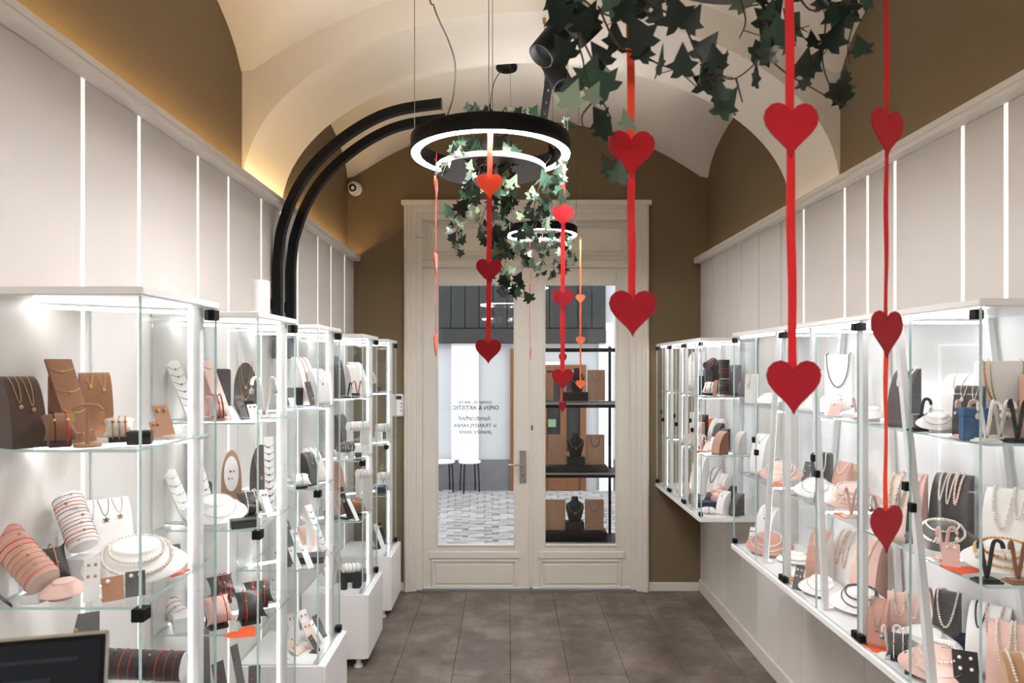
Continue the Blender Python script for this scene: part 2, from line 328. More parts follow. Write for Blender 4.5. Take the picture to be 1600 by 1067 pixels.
for lf, (x0, x1, g0, g1, p0, p1) in enumerate(((659.5, 829, 684, 803, 674, 808), (829.6, 988, 852, 963, 844, 972))):
    X0, X1, G0, G1 = dx(x0), dx(x1), dx(g0), dx(g1); zt, zb = dz(419), .012; gt, gb = dz(445), dz(852); y0, y1 = DY+.015, DY+.065
    lm = MB().box(X0, G0, y0, y1, zb, zt, bev=.004).box(G1, X1, y0, y1, zb, zt, bev=.004).box(G0, G1, y0, y1, gt, zt).box(G0, G1, y0, y1, zb, gb)
    leaf = lm.build('door_leaf', 'door_paint', dr)
    bd = MB(); ring_frame(bd, G0-.012, G1+.012, gb-.012, gt+.012, .014, y0-.008, y0+.004, bottom=True); bd.build('glazing_bead', 'door_paint', leaf)
    MB().box(dx(p0-4), dx(p1+4), y0-.014, y0+.002, dz(873), dz(862), bev=.005).build('lock_rail_moulding', 'door_paint', leaf)
    MB().box(G0, G1, DY+.035, DY+.041, gb, gt).build('window_pane', 'glass_door', leaf)
    raised(dx(p0), dx(p1), dz(919), dz(875), y0, leaf)
    for py in (478, 672, 880):
        hx = X0-.012 if lf == 0 else X1+.012
        MB().lathe([(.008, 0), (.008, .09)], 10).build('hinge', 'door_paint', leaf, loc=(hx, y0-.01, dz(py)-.045))
    MB().box(X0+.01, X1-.01, y0-.012, y0+.002, .012, .03, bev=.004).build('weather_bar', 'door_paint', leaf)
hx = dx(817)
hp = MB().box(hx-.028, hx+.028, DY+.004, DY+.016, dz(755), dz(704), bev=.003).build('handle_plate', 'steel', dr)
MB().tube([(hx, DY+.004, dz(725)), (hx, DY-.04, dz(725)), (hx-.02, DY-.05, dz(725)), (hx-.12, DY-.05, dz(725))], .008, 8).build('lever_handle', 'steel', hp)
MB().lathe([(.011, 0), (.011, .008)], 12, mx=Matrix.Rotation(PI/2, 4, 'X')).build('lock_cylinder', 'brass', hp, loc=(hx, DY+.006, dz(743)))
MB().box(dx(827.5), dx(832), DY-.004, DY+.016, .03, dz(420), bev=.004).build('astragal', 'door_paint', dr)
MB().box(dx(829), dx(833), DY-.012, DY+.0, dz(690), dz(652), bev=.002).build('sliding_bolt', 'door_paint', dr)
MB().box(dx(830), dx(832), DY-.018, DY-.010, dz(672), dz(664), bev=.001).build('bolt_slot', 'black_matte', dr)
MB().tube([(dx(654), DY-.03, dz(370)), (dx(650), DY-.06, dz(374)), (dx(664), DY-.05, dz(373))], .004, 6).build('transom_hook', 'steel', dr)
MB().box(ox0, ox1, DY-.02, DY+.3, -.02, .012, bev=.004).build('threshold', 'stone_grey', dr)
# mirrored lettering on the glass, read from the street
def text_mesh(body, width, shear=0.0, mirror=True, bold=0.0):
    cu = bpy.data.curves.new('lettering', 'FONT'); cu.body = body; cu.align_x = 'CENTER'; cu.shear = shear; cu.offset = bold; cu.resolution_u = 3
    o = bpy.data.objects.new('lettering', cu); COL.objects.link(o); bpy.context.view_layer.update()
    me = bpy.data.meshes.new_from_object(o.evaluated_get(bpy.context.evaluated_depsgraph_get())); bpy.data.objects.remove(o)
    xs_ = [v.co.x for v in me.vertices]; k = width/(max(xs_)-min(xs_)); c = (max(xs_)+min(xs_))/2
    for v in me.vertices: v.co = Vector(((v.co.x-c)*k*(-1 if mirror else 1), 0, v.co.y*k))
    return me
for body, cxp, wpx, py, sh, bo in (("come in, we're", 742, 52, 631, .35, .004), ('OPEN & ARTISTIC', 743, 73, 640.5, 0, .012), ('handcrafted', 741, 51, 657, .35, .004), ('in TRANSYLVANIA', 742, 67, 668, 0, .008), ('jewelry store', 743, 52, 678, .35, .004)):
    me = text_mesh(body, wpx/PPM, sh, True, bo); me.materials.append(M['ink'])
    linked('glass_lettering', me, dr, (dx(cxp), DY+.033, dz(py)))
# ------------------------------------------------------------------ things on the walls
k = empty('alarm_keypad', (dx(618), YD, dz(633))); tag(k, 'white alarm keypad with small display beside the door casing', 'keypad')
MB().box(-.07, .07, -.03, 0, -.095, .095, bev=.01).build('housing', 'lacquer', k)
MB().box(.0, .055, -.033, -.029, .05, .08, bev=.001).build('display', 'dark_glass', k)
MB().box(-.062, .062, -.034, -.028, -.085, .035, bev=.003).build('flap', 'lacquer', k)
for q in range(3): MB().box(.048, .058, -.037, -.03, .012-q*.03, .022-q*.03).build('key', 'card_grey', k)
p = PX(552, 292, 5.72); k = empty('security_camera', (p.x, p.y, p.z)); tag(k, 'white dome security camera high in the corner', 'camera')
MB().lathe([(.055, 0), (.058, .02), (.05, .03)], 20, mx=Matrix.Rotation(PI/2, 4, 'X')).build('mount', 'lacquer', k, loc=(0, YD-p.y, 0))
MB().ball((0, 0, 0), .052, 0, 18, 10).build('dome', 'lacquer', k, loc=(0, .02, 0))
MB().lathe([(.001, .006), (.03, .004), (.032, 0)], 16, mx=Matrix.Rotation(PI/2+.3, 4, 'X') @ Matrix.Translation((0, 0, .044))).build('lens', 'black_gloss', k, loc=(0, .02, 0))
o = MB().box(-.04, .0, -.05, .05, 0, .05, bev=.006).build('junction_box', 'lacquer', loc=(-1.29, 1.74, ZLED+.06)); tag(o, 'small white box sitting on the cove ledge', 'box')
# black arched tubes over the tower
arc_px = [(437, 560), (435.5, 490), (434.2, 440), (433.9, 412.7), (436.5, 384), (441.3, 355.6), (459, 306.4), (488.6, 260), (533.9, 217.8), (583, 187), (628, 171), (689, 162)]
Yq = 3.78
base_pts = [Vector((PX(a, b, Yq).x, 0, PX(a, b, Yq).z)) for a, b in arc_px]
base_pts[0].x = base_pts[1].x = base_pts[2].x = base_pts[3].x
path = spline(base_pts, 7)
for kk, (yy, lb) in enumerate(((3.78, 'black curved tube lamp arching from the panelling, front one of two'), (4.01, 'black curved tube lamp arching from the panelling, rear one of two'))):
    a = empty('arc_lamp', (0, yy, 0)); tag(a, lb, 'lamp', 'black arched tube lamps')
    MB().tube([(p.x, 0, p.z) for p in path], .033, 4, up=(0, 1, 0), flat=(1.0, .98)).build('curved_tube', 'black_matte', a)
    e = path[-1]; MB().box(e.x-.002, e.x+.006, -.025, .025, e.z-.026, e.z+.024).build('end_cap', 'black_gloss', a)
    MB().box(XPL, base_pts[0].x+.0, -.02, .02, 2.20, 2.26, bev=.003).build('wall_bracket', 'black_matte', a)
# ------------------------------------------------------------------ ring lamps
def ring_lamp(name, c, R, label, cables, power, canopy=None, wr=.035, hh=.06, disc=True, lit=True):
    e = empty(name, c); tag(e, label, 'lamp', 'round pendant lamps with ivy')
    n = 64; prof_out = [(R-wr, hh), (R, hh), (R, .0), (R-.004, -.003)]
    MB().lathe([(R-.003, 0), (R, .004), (R, hh-.002), (R-.001, hh), (R-.003, hh), (R-.004, hh-.024), (R-wr+.004, hh-.024), (R-wr+.003, hh), (R-wr+.001, hh), (R-wr, hh-.002), (R-wr, .0)], n, cap=False).build('ring_housing', 'black_matte', e)
    MB().lathe([(R-.004, .004), (R-.004, -.001), (R-wr+.002, -.001), (R-wr+.002, .004), (R-.004, .004)], n, cap=False).build('diffuser', 'ring_glow' if lit else 'diffuser_white', e)
    MB().lathe([(R-.006, hh-.023), (R-.006, hh-.020), (R-wr+.006, hh-.020), (R-wr+.006, hh-.023)], n, cap=False).build('added_up_fill', 'up_fill_glow' if lit else 'diffuser_white', e)  # added upward glow, hidden in the housing, to brighten the vault
    if disc:
        d = MB().lathe([(.001, 0), (R*.68, 0)], 48, cap=False).lathe([(R*.68, 0), (R*.685, .004), (R*.685, .02), (.001, .022)], 48, 1, cap=False).build('hanging_disc', ['brushed', 'disc_rim'], e, loc=(0, 0, -.062))
        for t in (.5, 2.6, 4.7): MB().tube([(R*.66*math.cos(t), R*.66*math.sin(t), -.042), ((R-wr)*math.cos(t), (R-wr)*math.sin(t), .03)], .002, 5).build('disc_wire', 'steel', e)
    for (t, top) in cables:
        q = Vector((math.cos(t)*(R-.01), math.sin(t)*(R-.01), hh)); tp = Vector(top)-Vector(c)
        MB().tube([q, tp], .0014, 5).build('suspension_cable', 'cable_grey', e)
        MB().lathe([(.006, -.03), (.009, -.022), (.009, 0)], 8).build('ceiling_gripper', 'black_matte', e, loc=tp)
    MB().tube(spline([Vector(p)-Vector(c) for p in power], 8), .003, 6).build('power_cable', 'cable_grey', e)
    if canopy:
        q = Vector(canopy)-Vector(c)
        MB().lathe([(.001, -.035), (.055, -.035), (.07, -.028), (.074, -.015), (.07, 0), (.001, 0)], 28, cap=False).build('canopy', 'black_matte', e, loc=q)
    return e
Z1 = 2.69
C1 = Vector(((767-CX)*2.60/F, 2.60, Z1-.005)); R1 = .30
def cz(x, y): return (znear(x, y) if y < 3.5 else zarch(x) if y < 4.1 else zfar(x, y))
cab = []
for t in (PI*.98, PI*.5, .03, PI*1.5):
    x, y = C1.x+math.cos(t)*.29, C1.y+math.sin(t)*.29; cab.append((t, (x, y, cz(x, y))))
pw = [PX(697, 186, 2.55), PX(708, 150, 2.5), PX(711, 100, 2.45), PX(700, 62, 2.42), PX(688, 36, 2.39), PX(678, 10, 2.36), PX(670, -30, 2.34), (-.275, 2.33, cz(-.275, 2.33))]
ring_lamp('ring_lamp', C1, R1, 'black ring pendant lamp hanging in the middle, glowing white underneath', cab, pw)
C2 = Vector(((846-CX)*4.36/F, 4.36, 2.715)); R2 = .225
cab = []
for t, q in ((2.5, (757, 104)), (1.2, (824, 125)), (-.2, (897, 106))):
    x, y = C2.x+math.cos(t)*.25, C2.y+math.sin(t)*.25; cab.append((t, (x, y, cz(x, y))))
cc = (C2.x-.22, 4.72, cz(C2.x-.22, 4.72))
ring_lamp('ring_lamp', C2, R2, 'smaller black ring pendant lamp hanging in front of the door transom', cab, [(C2.x-.15, C2.y+.1, C2.z+.05), (cc[0]-.1, 4.55, 3.4), (cc[0]-.09, 4.7, 3.8), cc], cc, wr=.028, hh=.05)
C3 = Vector((.45, 1.22, 2.70)); R3 = .29
cab = [(t, (C3.x+math.cos(t)*.28, C3.y+math.sin(t)*.28, cz(C3.x+math.cos(t)*.28, C3.y+math.sin(t)*.28))) for t in (.4, 2.5, 4.6)]
ring_lamp('ring_lamp', C3, R3, 'black ring pendant lamp closest overhead, just above the picture edge', cab, [(.3, 1.3, 2.76), (.32, 1.35, 3.2), (.35, 1.3, cz(.35, 1.3))], lit=False)
for C4, lb in ((Vector((-.15, -.45, 2.70)), 'added black ring lamp, unseen behind the viewer over the counter'), (Vector((.4, -1.6, 2.70)), 'added black ring lamp, unseen near the closed end of the shop')):  # two unseen lamps, added to light the near end
    cab = [(t, (C4.x+math.cos(t)*.28, C4.y+math.sin(t)*.28, cz(C4.x+math.cos(t)*.28, C4.y+math.sin(t)*.28))) for t in (.4, 2.5, 4.6)]
    ring_lamp('ring_lamp', C4, .30, lb, cab, [(C4.x-.1, C4.y+.1, 2.76), (C4.x-.09, C4.y+.1, 3.2), (C4.x-.05, C4.y+.1, cz(C4.x-.05, C4.y+.1))])
# track with spots
t = empty('track_light', (.19, 3.68, 3.2)); tag(t, 'black ceiling track carrying two cylindrical spotlights', 'track light')
MB().box(-.018, .018, -2.6, 0, -.016, .016, bev=.002).build('track_rail', 'black_matte', t)
for q in (-.15, -.3, -.45): MB().box(-.004, .004, q-.01, q+.01, -.019, -.015).build('rail_clip', 'steel', t)
for yy in (-.11, -1.6):
    MB().tube([(-.0, yy, .016), (-.0, yy, cz(.19, 3.68+yy)-3.2)], .0014, 5).build('suspension_cable', 'cable_grey', t); MB().lathe([(.006, -.03), (.009, -.022), (.009, 0)], 8).build('ceiling_gripper', 'brass', t, loc=(0, yy, cz(.19, 3.68+yy)-3.2))
def spot(a, b, Y, r):
    A, B = PX(a[0], a[1], Y)-Vector(t.location), PX(b[0], b[1], Y-.05)-Vector(t.location)
    d = (B-A); mx = Matrix.Translation(A) @ d.to_track_quat('Z', 'Y').to_matrix().to_4x4(); L = d.length
    s = MB().lathe([(r, 0), (r, L-.002), (r-.003, L), (r-.006, L), (r-.008, L-.03), (.001, L-.03)], 28, mx=mx).build('spot_head', 'black_matte', t)
    MB().lathe([(.001, L-.028), (r-.009, L-.028)], 20, mx=mx, cap=False).build('spot_lens', 'black_gloss', s)
    MB().tube([A+d*.25, Vector((A.x*.3, A.y, (A.z+d.z*.25)*.3)), Vector((0, A.y, 0))], .008, 6).build('spot_arm', 'black_matte', s)
spot((882, 42), (845, 88), 2.45, .048); spot((858, 92), (880, 135), 2.75, .042); spot((925, 60), (868, -12), 2.2, .045)
# ================================================================== STREET BEYOND THE DOOR
YF = 10.75
st = MB().box(-6, 7, YD+.3, YF+.3, -.16, -.05).build('street', 'street_joint'); tag(st, 'grey cobbled street outside the glass door', kind='structure')
cob = []
for q in range(4):
    mb = MB(); w, d, h = .105, .075, .045
    vs = [(-w, -d, 0), (w, -d, 0), (w, d, 0), (-w, d, 0)]+[(x*(.82+.1*random.random()), y*(.82+.1*random.random()), h*(.8+.3*random.random())) for x, y in ((-w, -d), (w, -d), (w, d), (-w, d))]+[(0, 0, h*1.1)]
    mb.add(vs, [(0, 1, 5, 4), (1, 2, 6, 5), (2, 3, 7, 6), (3, 0, 4, 7), (4, 5, 8), (5, 6, 8), (6, 7, 8), (7, 4, 8)]); cob.append(mb.mesh('cobble', 'cobble'))
nn = 0
for r in range(20):
    y = 7.3+r*.165
    for c in range(14):
        x = (-1.25+c*.215+(.1 if r % 2 else 0))*(.78+.25*(y-7.3)/3.3)+.06
        if nn < 290: linked('cobble', cob[nn % 4], st, (x, y+.07*math.sin(c*1.3), -.055), (0, 0, random.uniform(-.12, .12))); nn += 1
fc = empty('building_facade', (0, YF, -.05)); tag(fc, 'pale grey rendered house front across the cobbled street', 'building')
fl0 = .05
MB().box(-6, 7, 0, .3, 0, 7).build('wall', 'stucco_grey', fc)
MB().box(PX(600, 0, YF).x, PX(803, 0, YF).x, -.05, .0, 0, .48).build('plinth', 'stone_grey', fc); MB().box(PX(935, 0, YF).x, 7, -.05, .0, 0, .48).build('plinth', 'stone_grey', fc)
MB().box(PX(706, 0, YF).x, PX(748, 0, YF).x, -.08, 0, .48, 2.4).build('pilaster', 'stucco_white', fc); MB().box(PX(935, 0, YF).x, PX(957, 0, YF).x, -.08, 0, 0, 2.6).build('pilaster', 'stucco_white', fc)
xa, xb = PX(640, 0, YF).x, PX(945, 0, YF).x
sg = MB().box(xa, xb, -.10, 0, 2.28, 3.2).build('sign_board', 'board_grey', fc)
nb = 14
for q in range(nb):
    a = xa+(xb-xa)*q/nb; MB().box(a+.006, a+(xb-xa)/nb-.006, -.125, -.10, 2.52, 3.2, bev=.004).build('board', 'board_grey', sg)
MB().box(xa, xb, -.14, -.10, 2.28, 2.50, bev=.01).build('board_rail', 'board_grey', sg)
dxa, dxb = PX(845, 0, YF).x, PX(915, 0, YF).x
dd = MB(); ring_frame(dd, dxa, dxb, 0, 1.95, .09, -.08, 0); dd.box(dxa+.09, dxb-.09, -.05, 0, 0, .6, bev=.01).box((dxa+dxb)/2-.05, (dxa+dxb)/2+.05, -.06, 0, 0, 1.9, bev=.01)
wd2 = dd.build('wooden_door', 'wood_brown', fc); MB().box(dxa+.09, dxb-.09, -.02, -.01, .6, 1.86).build('door_glass', 'dark_glass', wd2)
MB().lathe([(.001, .004), (.10, .004), (.10, 0)], 20, mx=Matrix.Rotation(PI/2, 4, 'X')).build('sticker', 'sticker', wd2, loc=(PX(895, 0, YF).x, -.065, 1.78)); MB().box(-.06, .06, -.01, 0, -.06, .06).build('sticker', 'sticker_green', wd2, loc=(PX(862, 0, YF).x, -.062, 1.05)); MB().box(-.12, .12, -.01, 0, -.05, .05).build('sticker', 'card_white', wd2, loc=(PX(862, 0, YF).x, -.062, 1.95))
MB().box(PX(797, 0, YF).x, PX(803, 0, YF).x, -.09, 0, 0, 2.2).build('door_jamb', 'wood_brown', fc)
for kk, (px, lb) in enumerate(((736, 'black legged stool with pale round seat, fully in view outside'), (697, 'black legged stool with pale round seat, partly behind the door stile'))):
    p = on_shelf(px, 764, -.05+.0); s = empty('stool', (p.x, 10.45, -.02)); tag(s, lb, 'stool', 'stools across the street')
    MB().lathe([(.001, .44), (.16, .44), (.17, .45), (.17, .465), (.15, .475), (.001, .475)], 24, cap=False).build('seat', 'stucco_white', s)
    for t in range(4): a = PI/4+t*PI/2+.3; MB().tube(spline([(.1*math.cos(a), .1*math.sin(a), .44), (.15*math.cos(a), .15*math.sin(a), .40), (.17*math.cos(a), .17*math.sin(a), .0)], 5), .012, 6).build('leg', 'black_matte', s)
# window display seen through the right door leaf
vc = empty('window_display_case', (0, 0, 0)); tag(vc, 'black framed glass display case behind the door pane', 'display case')
YV = 6.02
def vx(px): return PX(px, 0, YV).x
def vz(py): return PX(0, py, YV).z
for py0, py1, nm in ((629, 637, 'shelf'), (738, 746, 'shelf'), (846, 856, 'base_board')):
    MB().box(vx(838), vx(980), YV-.02, YV+.30, vz(py1), vz(py0), bev=.002).build(nm, 'black_matte', vc); MB().box(vx(838), vx(980), YV-.028, YV-.02, vz(py0+3), vz(py0), bev=.001).build('shelf_edge', 'steel', vc)
for px in (838, 958): MB().box(vx(px)-.0, vx(px)+.022, YV+.26, YV+.29, -.05, vz(540), bev=.002).build('case_post', 'black_matte', vc)
MB().box(vx(838), vx(980), YV+.20, YV+.29, vz(549), vz(543), bev=.002).build('top_rail', 'black_matte', vc)
MB().box(vx(838), vx(980), YV-.01, YV+.29, -.05, vz(856)-.001).build('case_foot', 'black_matte', vc)
def neck_bust(name, label, px, py0, py1, wpx, Y, chain='gold'):
    h = (py1-py0)*Y/F; w = wpx*Y/F/2; p = PX(px, py1, Y); e = empty(name, p); tag(e, label, 'bust')
    prof = [(.62*w, 0), (.80*w, h*.25), (.97*w, h*.55), (.92*w, h*.70), (.55*w, h*.78), (.38*w, h*.84), (.36*w, h*.97), (.30*w, h)]
    MB().lathe(prof, 20, sy=.55).build('torso', 'card_black', e)
    pts = [(w*.5*math.cos(a)*1.0, -w*.56*(.75+.25*abs(math.sin(a))), h*(.80-.36*max(0, -math.sin(a)))) for a in [PI*1.05+PI*.9*q/16 for q in range(17)]]
    MB().tube(pts, .0022, 5).build('chain', chain, e); MB().ball((0, -w*.60, h*.40), .008, 0, 8, 5).build('pendant', chain, e)
zt = lambda py: vz(py)
def board(name, label, x0, x1, y0, y1, Y, m='wood_tan', t=.012, cat='display board', lean=0.0):
    p0 = PX(x0, y1, Y); p1 = PX(x1, y0, Y); w = (p1.x-p0.x)/2
    e = empty(name, ((p0.x+p1.x)/2, Y, p0.z)); tag(e, label, cat)
    MB().box(-w, w, 0, t, 0, p1.z-p0.z, bev=.003).build('panel', m, e); MB().box(-w*.7, w*.7, t, t+.03, 0, .02, bev=.002).build('foot', m, e); return e
for row, (s0, tray, bl, br, blk, bst, nm) in enumerate((((0), (627, 629), (853, 866, 583, 627), (920, 948, 578, 627), (880, 920, 613, 627), (903, 575, 613, 26), 'upper'), ((0), (729, 738), (857, 886, 681, 729), (917, 947, 681, 729), (887, 915, 715, 729), (901, 678, 715, 28), 'middle'), ((0), (833, 846), (853, 885, 784, 833), (916, 946, 784, 833), (885, 914, 818, 833), (900, 779, 818, 30), 'lowest'))):
    Yb = YV+.10
    tb = PX(0, tray[1], YV).z; 
    def sc_(v): return CY+(v-CY)*YV/Yb
    if row:
        o = MB().box(vx(852), vx(950), YV+.02, YV+.20, vz(tray[1])+.001, vz(tray[0]), bev=.003).build('display_tray', 'card_black' if row == 1 else 'black_matte'); tag(o, 'flat black tray under the %s row of the window display' % nm, 'tray')
    pz = vz(tray[0])
    for side, (x0, x1, y0, y1) in (('with gold pin', bl), ('with looped chain', br)):
        p0, p1 = vx(x0), vx(x1); e = empty('display_board', ((p0+p1)/2, YV+.10, pz+.0008)); tag(e, 'brown wood board %s, %s row of the window display' % (side, nm), 'display board')
        hh = vz(y0)-pz; w = (p1-p0)/2; MB().box(-w, w, 0, .014, 0, hh, bev=.003).build('panel', 'wood_tan', e)
        if side == 'with gold pin': MB().tube([(0, -.003, hh*.6), (0, -.003, hh*.4)], .003, 6).build('pin', 'gold', e)
        else: MB().tube([(w*.5*math.cos(a), -.003, hh*.9+hh*.3*math.sin(a)) for a in [PI+PI*q/12 for q in range(13)]], .0025, 5).build('chain', 'pewter', e)
    x0, x1, y0, y1 = blk
    o = MB().box(vx(x0), vx(x1), YV+.05, YV+.16, pz, vz(y0), bev=.003).build('riser_block', 'card_black'); tag(o, 'small black riser block, %s row of the window display' % nm, 'riser')
    px, y0, y1, w = bst; p = Vector((vx(px), YV+.105, vz(y1)))
    h = vz(y0)-vz(y1); w = w*YV/F/2; e = empty('necklace_bust', p); tag(e, 'black necklace bust with fine chain, %s row of the window display' % nm, 'bust')
    prof = [(.62*w, 0), (.80*w, h*.25), (.97*w, h*.55), (.92*w, h*.70), (.55*w, h*.78), (.38*w, h*.84), (.36*w, h*.97), (.30*w, h)]
    MB().lathe(prof, 20, sy=.55).build('torso', 'card_black', e)
    pts = [(w*.75*math.cos(a), -w*.56, h*(.74+.36*math.sin(a))) for a in [PI+PI*q/16 for q in range(17)]]
    MB().tube(pts, .0022, 5).build('chain', 'gold', e); MB().ball((0, -w*.58, h*.34), .008, 0, 8, 5).build('pendant', 'gold', e)
# ================================================================== LEFT GLASS TOWERS
XA = -.90; ZT = 2.072; SHL = (1.69, 1.30, .92); ZB = .47
def pane(x0, x1, y0, y1, z0, z1, parent, name='glass_pane'):
    mb = MB(); b = (x1-x0, y1-y0, z1-z0); thin = b.index(min(b)); mb.box(x0, x1, y0, y1, z0, z1); mb.m = [0 if thin == (0, 0, 1, 1, 2, 2)[i] else 1 for i in range(6)]
    return mb.build(name, ['glass_clear', 'glass_edge'], parent)
towers = [(1.70, 2.14, 'glass display tower standing behind the laptop'), (2.50, 2.94, 'glass display tower with the white cylinder on its top'), (3.29, 3.72, 'glass display tower third in the row from the door'), (4.31, 4.78, 'glass display tower second in the row from the door'), (5.16, 5.60, 'glass display tower beside the wall keypad')]
TOW = []
for i, (ya, yb, lb) in enumerate(towers):
    e = empty('display_tower', (0, 0, 0)); tag(e, lb, 'display cabinet', 'glass towers along the panelled wall'); TOW.append(e)
    xw = XPL+.004; g = .006
    MB().box(xw, XA+.02, ya-.008, yb+.012, .065, ZB, bev=.004).build('plinth', 'lacquer', e)
    MB().box(XA+.02, XA+.034, ya-.006, yb+.010, .068, ZB-.004, bev=.003).build('plinth_door', 'lacquer', e)
    for fx in (xw+.05, XA-.04):
        for fy in (ya+.05, yb-.05): MB().lathe([(.028, 0), (.028, .012), (.016, .016), (.016, .07)], 14).build('foot', 'metal_white', e, loc=(fx, fy, 0))
    MB().box(xw, XA+.005, ya-.005, yb+.005, ZT, ZT+.021, bev=.003).build('top_board', 'lacquer', e)
    pane(xw, XA-.007, ya, ya+g, ZB, ZT, e); pane(xw, XA-.007, yb-g, yb, ZB, ZT, e)
    pane(XA-g, XA, ya+.001, yb-.001, ZB+.003, ZT-.003, e, 'glass_door')
    for z in SHL: pane(xw+.004, XA-.02, ya+.012, yb-.012, z-.007, z, e, 'glass_shelf')
    for hz in (ZT-.02, 1.285, ZB+.02):
        for hy in ((yb-.02,) if hz != 1.285 else (ya+.012,)):
            MB().box(XA-.022, XA+.010, hy-.022, hy+.016, hz-.016, hz+.016, bev=.002).build('hinge_clip', 'black_matte', e)
    MB().box(XA-.03, XA-.005, ya+.02, yb-.02, ZB, ZB+.006).build('door_track', 'steel', e)
    # light frame: post in the far aisle corner, rails under every shelf
    px_, py_ = XA-.050, yb-.05; rx, ry = xw+.01, ya+.16
    MB().box(px_-.012, px_+.024, py_-.012, py_+.018, ZB, ZT, bev=.002).build('frame_post', 'metal_white', e)
    lv = [ZT]+list(SHL)+[ZB]
    for k in range(4):
        zt_, zb_ = lv[k]-.010, lv[k+1]+.004
        if k: zt_ -= .004
        d = Vector((px_-rx, py_-ry, 0)); L = d.length; ang = math.atan2(d.y, d.x); mx = Matrix.Translation((rx, ry, 0)) @ Matrix.Rotation(ang, 4, 'Z')
        MB().box(0, L, -.006, .006, zt_-.010, zt_, mx=mx).build('light_rail', 'led', e)
        MB().box(px_-.010, px_-.001, py_-.0145, py_-.0125, zb_, zt_).build('light_strip', 'led', e)
o = MB().lathe([(.001, 0), (.035, 0), (.037, .004), (.037, .15), (.034, .155), (.001, .156)], 28, cap=False).build('white_cylinder', 'lacquer', loc=(PX(407, 0, 2.86).x, 2.86, ZT+.021)); tag(o, 'plain white cylinder standing on top of a glass tower', 'device')
# ================================================================== WALL SHOWCASES (opposite side)
XS = 1.25; ZST, ZSB = 2.055, .91; SHR = (1.69, 1.31)
def showcase(name, lb, ya, yb, joints, posts, ends):
    e = empty(name, (0, 0, 0)); tag(e, lb, 'display cabinet', 'wall showcases'); xw = XPR-.004; g = .006
    MB().box(XS-.005, xw, ya-.005, yb+.004, ZST, ZST+.021, bev=.003).build('top_board', 'lacquer', e)
    MB().box(XS-.01, xw, ya-.005, yb+.004, ZSB-.028, ZSB, bev=.003).build('bottom_board', 'lacquer', e)
    MB().box(xw-.008, xw, ya+.007, yb-.007, ZSB, ZST).build('back_panel', 'back_white', e)
    if ends[0]: pane(XS+.007, xw-.009, ya, ya+g, ZSB, ZST, e)
    if ends[1]: pane(XS+.007, xw-.009, yb-g, yb, ZSB, ZST, e)
    js = [ya]+joints+[yb]
    for a, b in zip(js[:-1], js[1:]):
        m_ = (a+b)/2
        for q0, q1 in ((a, m_), (m_, b)): pane(XS, XS+g, q0+.002, q1-.002, ZSB+.003, ZST-.003, e, 'glass_door')
        for z in SHR: pane(XS+.03, xw-.01, a+.012, b-.012, z-.007, z, e, 'glass_shelf')
        for hz in (ZST-.02, ZSB+.02):
            for hy in (a+.018, b-.018): MB().box(XS-.008, XS+.016, hy-.014, hy+.014, hz-.013, hz+.013, bev=.002).build('hinge_clip', 'black_matte', e)
        for k in (-1, 1): MB().box(XS-.010, XS+.008, m_+k*.016-.012, m_+k*.016+.012, 1.49+k*.03-.014, 1.49+k*.03+.014, bev=.002).build('door_lock', 'black_matte', e)
    for yj in joints: MB().box(XS+.012, XS+.034, yj-.012, yj+.012, ZSB, ZST, bev=.002).build('frame_post', 'metal_white', e)
    for (y0, y1) in posts:          # leaning frame legs: y at the top, y at the foot
        def leg(x, m, w, dx_=0):
            mb = MB(); vs = []
            for y, z in ((y1, ZSB), (y0, ZST)): vs += [(x-w, y-w, z), (x+w, y-w, z), (x+w, y+w, z), (x-w, y+w, z)]
            mb.add(vs, [(0, 1, 5, 4), (1, 2, 6, 5), (2, 3, 7, 6), (3, 0, 4, 7), (0, 3, 2, 1), (4, 5, 6, 7)]); return mb
        leg(XS+.036, 'metal_white', .011).build('leaning_post', 'metal_white', e)
        leg(xw-.03, 'metal_white', .010).build('leaning_post', 'metal_white', e)
        lv = [ZST]+list(SHR)+[ZSB]
        for k in range(3):
            f = lambda z: y0+(y1-y0)*(ZST-z)/(ZST-ZSB)
            z = lv[k]-.012; MB().box(XS+.05, xw-.03, f(z)-.005, f(z)+.005, z-.008, z).build('light_rail', 'led_right', e)
            zb_ = lv[k+1]+.01; vs = []
            for zz in (zb_, z-.008):
                y = f(zz); vs += [(XS+.0475, y-.004, zz), (XS+.050, y-.004, zz), (XS+.050, y+.004, zz), (XS+.0475, y+.004, zz)]
            MB().add(vs, [(0, 1, 5, 4), (1, 2, 6, 5), (2, 3, 7, 6), (3, 0, 4, 7), (0, 3, 2, 1), (4, 5, 6, 7)]).build('light_strip', 'led_right', e)
        MB().box(XS+.022, XS+.075, y1-.012, y1+.012, ZSB, ZSB+.012, bev=.002).build('frame_foot', 'metal_white', e)
    for a, b in zip(js[:-1], js[1:]): MB().box(XS+.03, XS+.038, a+.03, b-.03, ZST-.012, ZST-.004).build('top_light', 'led_right', e)
    return e
showcase('jewellery_showcase', 'long glass wall showcase full of pearl jewellery', 1.83, 3.83, [2.47, 3.14], [(3.277, 3.45), (2.91, 2.795), (2.28, 2.09)], (1, 1))
showcase('jewellery_showcase', 'shorter glass wall showcase beside the door', 4.47, 5.80, [4.92, 5.36], [(4.70, 4.74), (5.12, 5.16), (5.60, 5.62)], (1, 0))
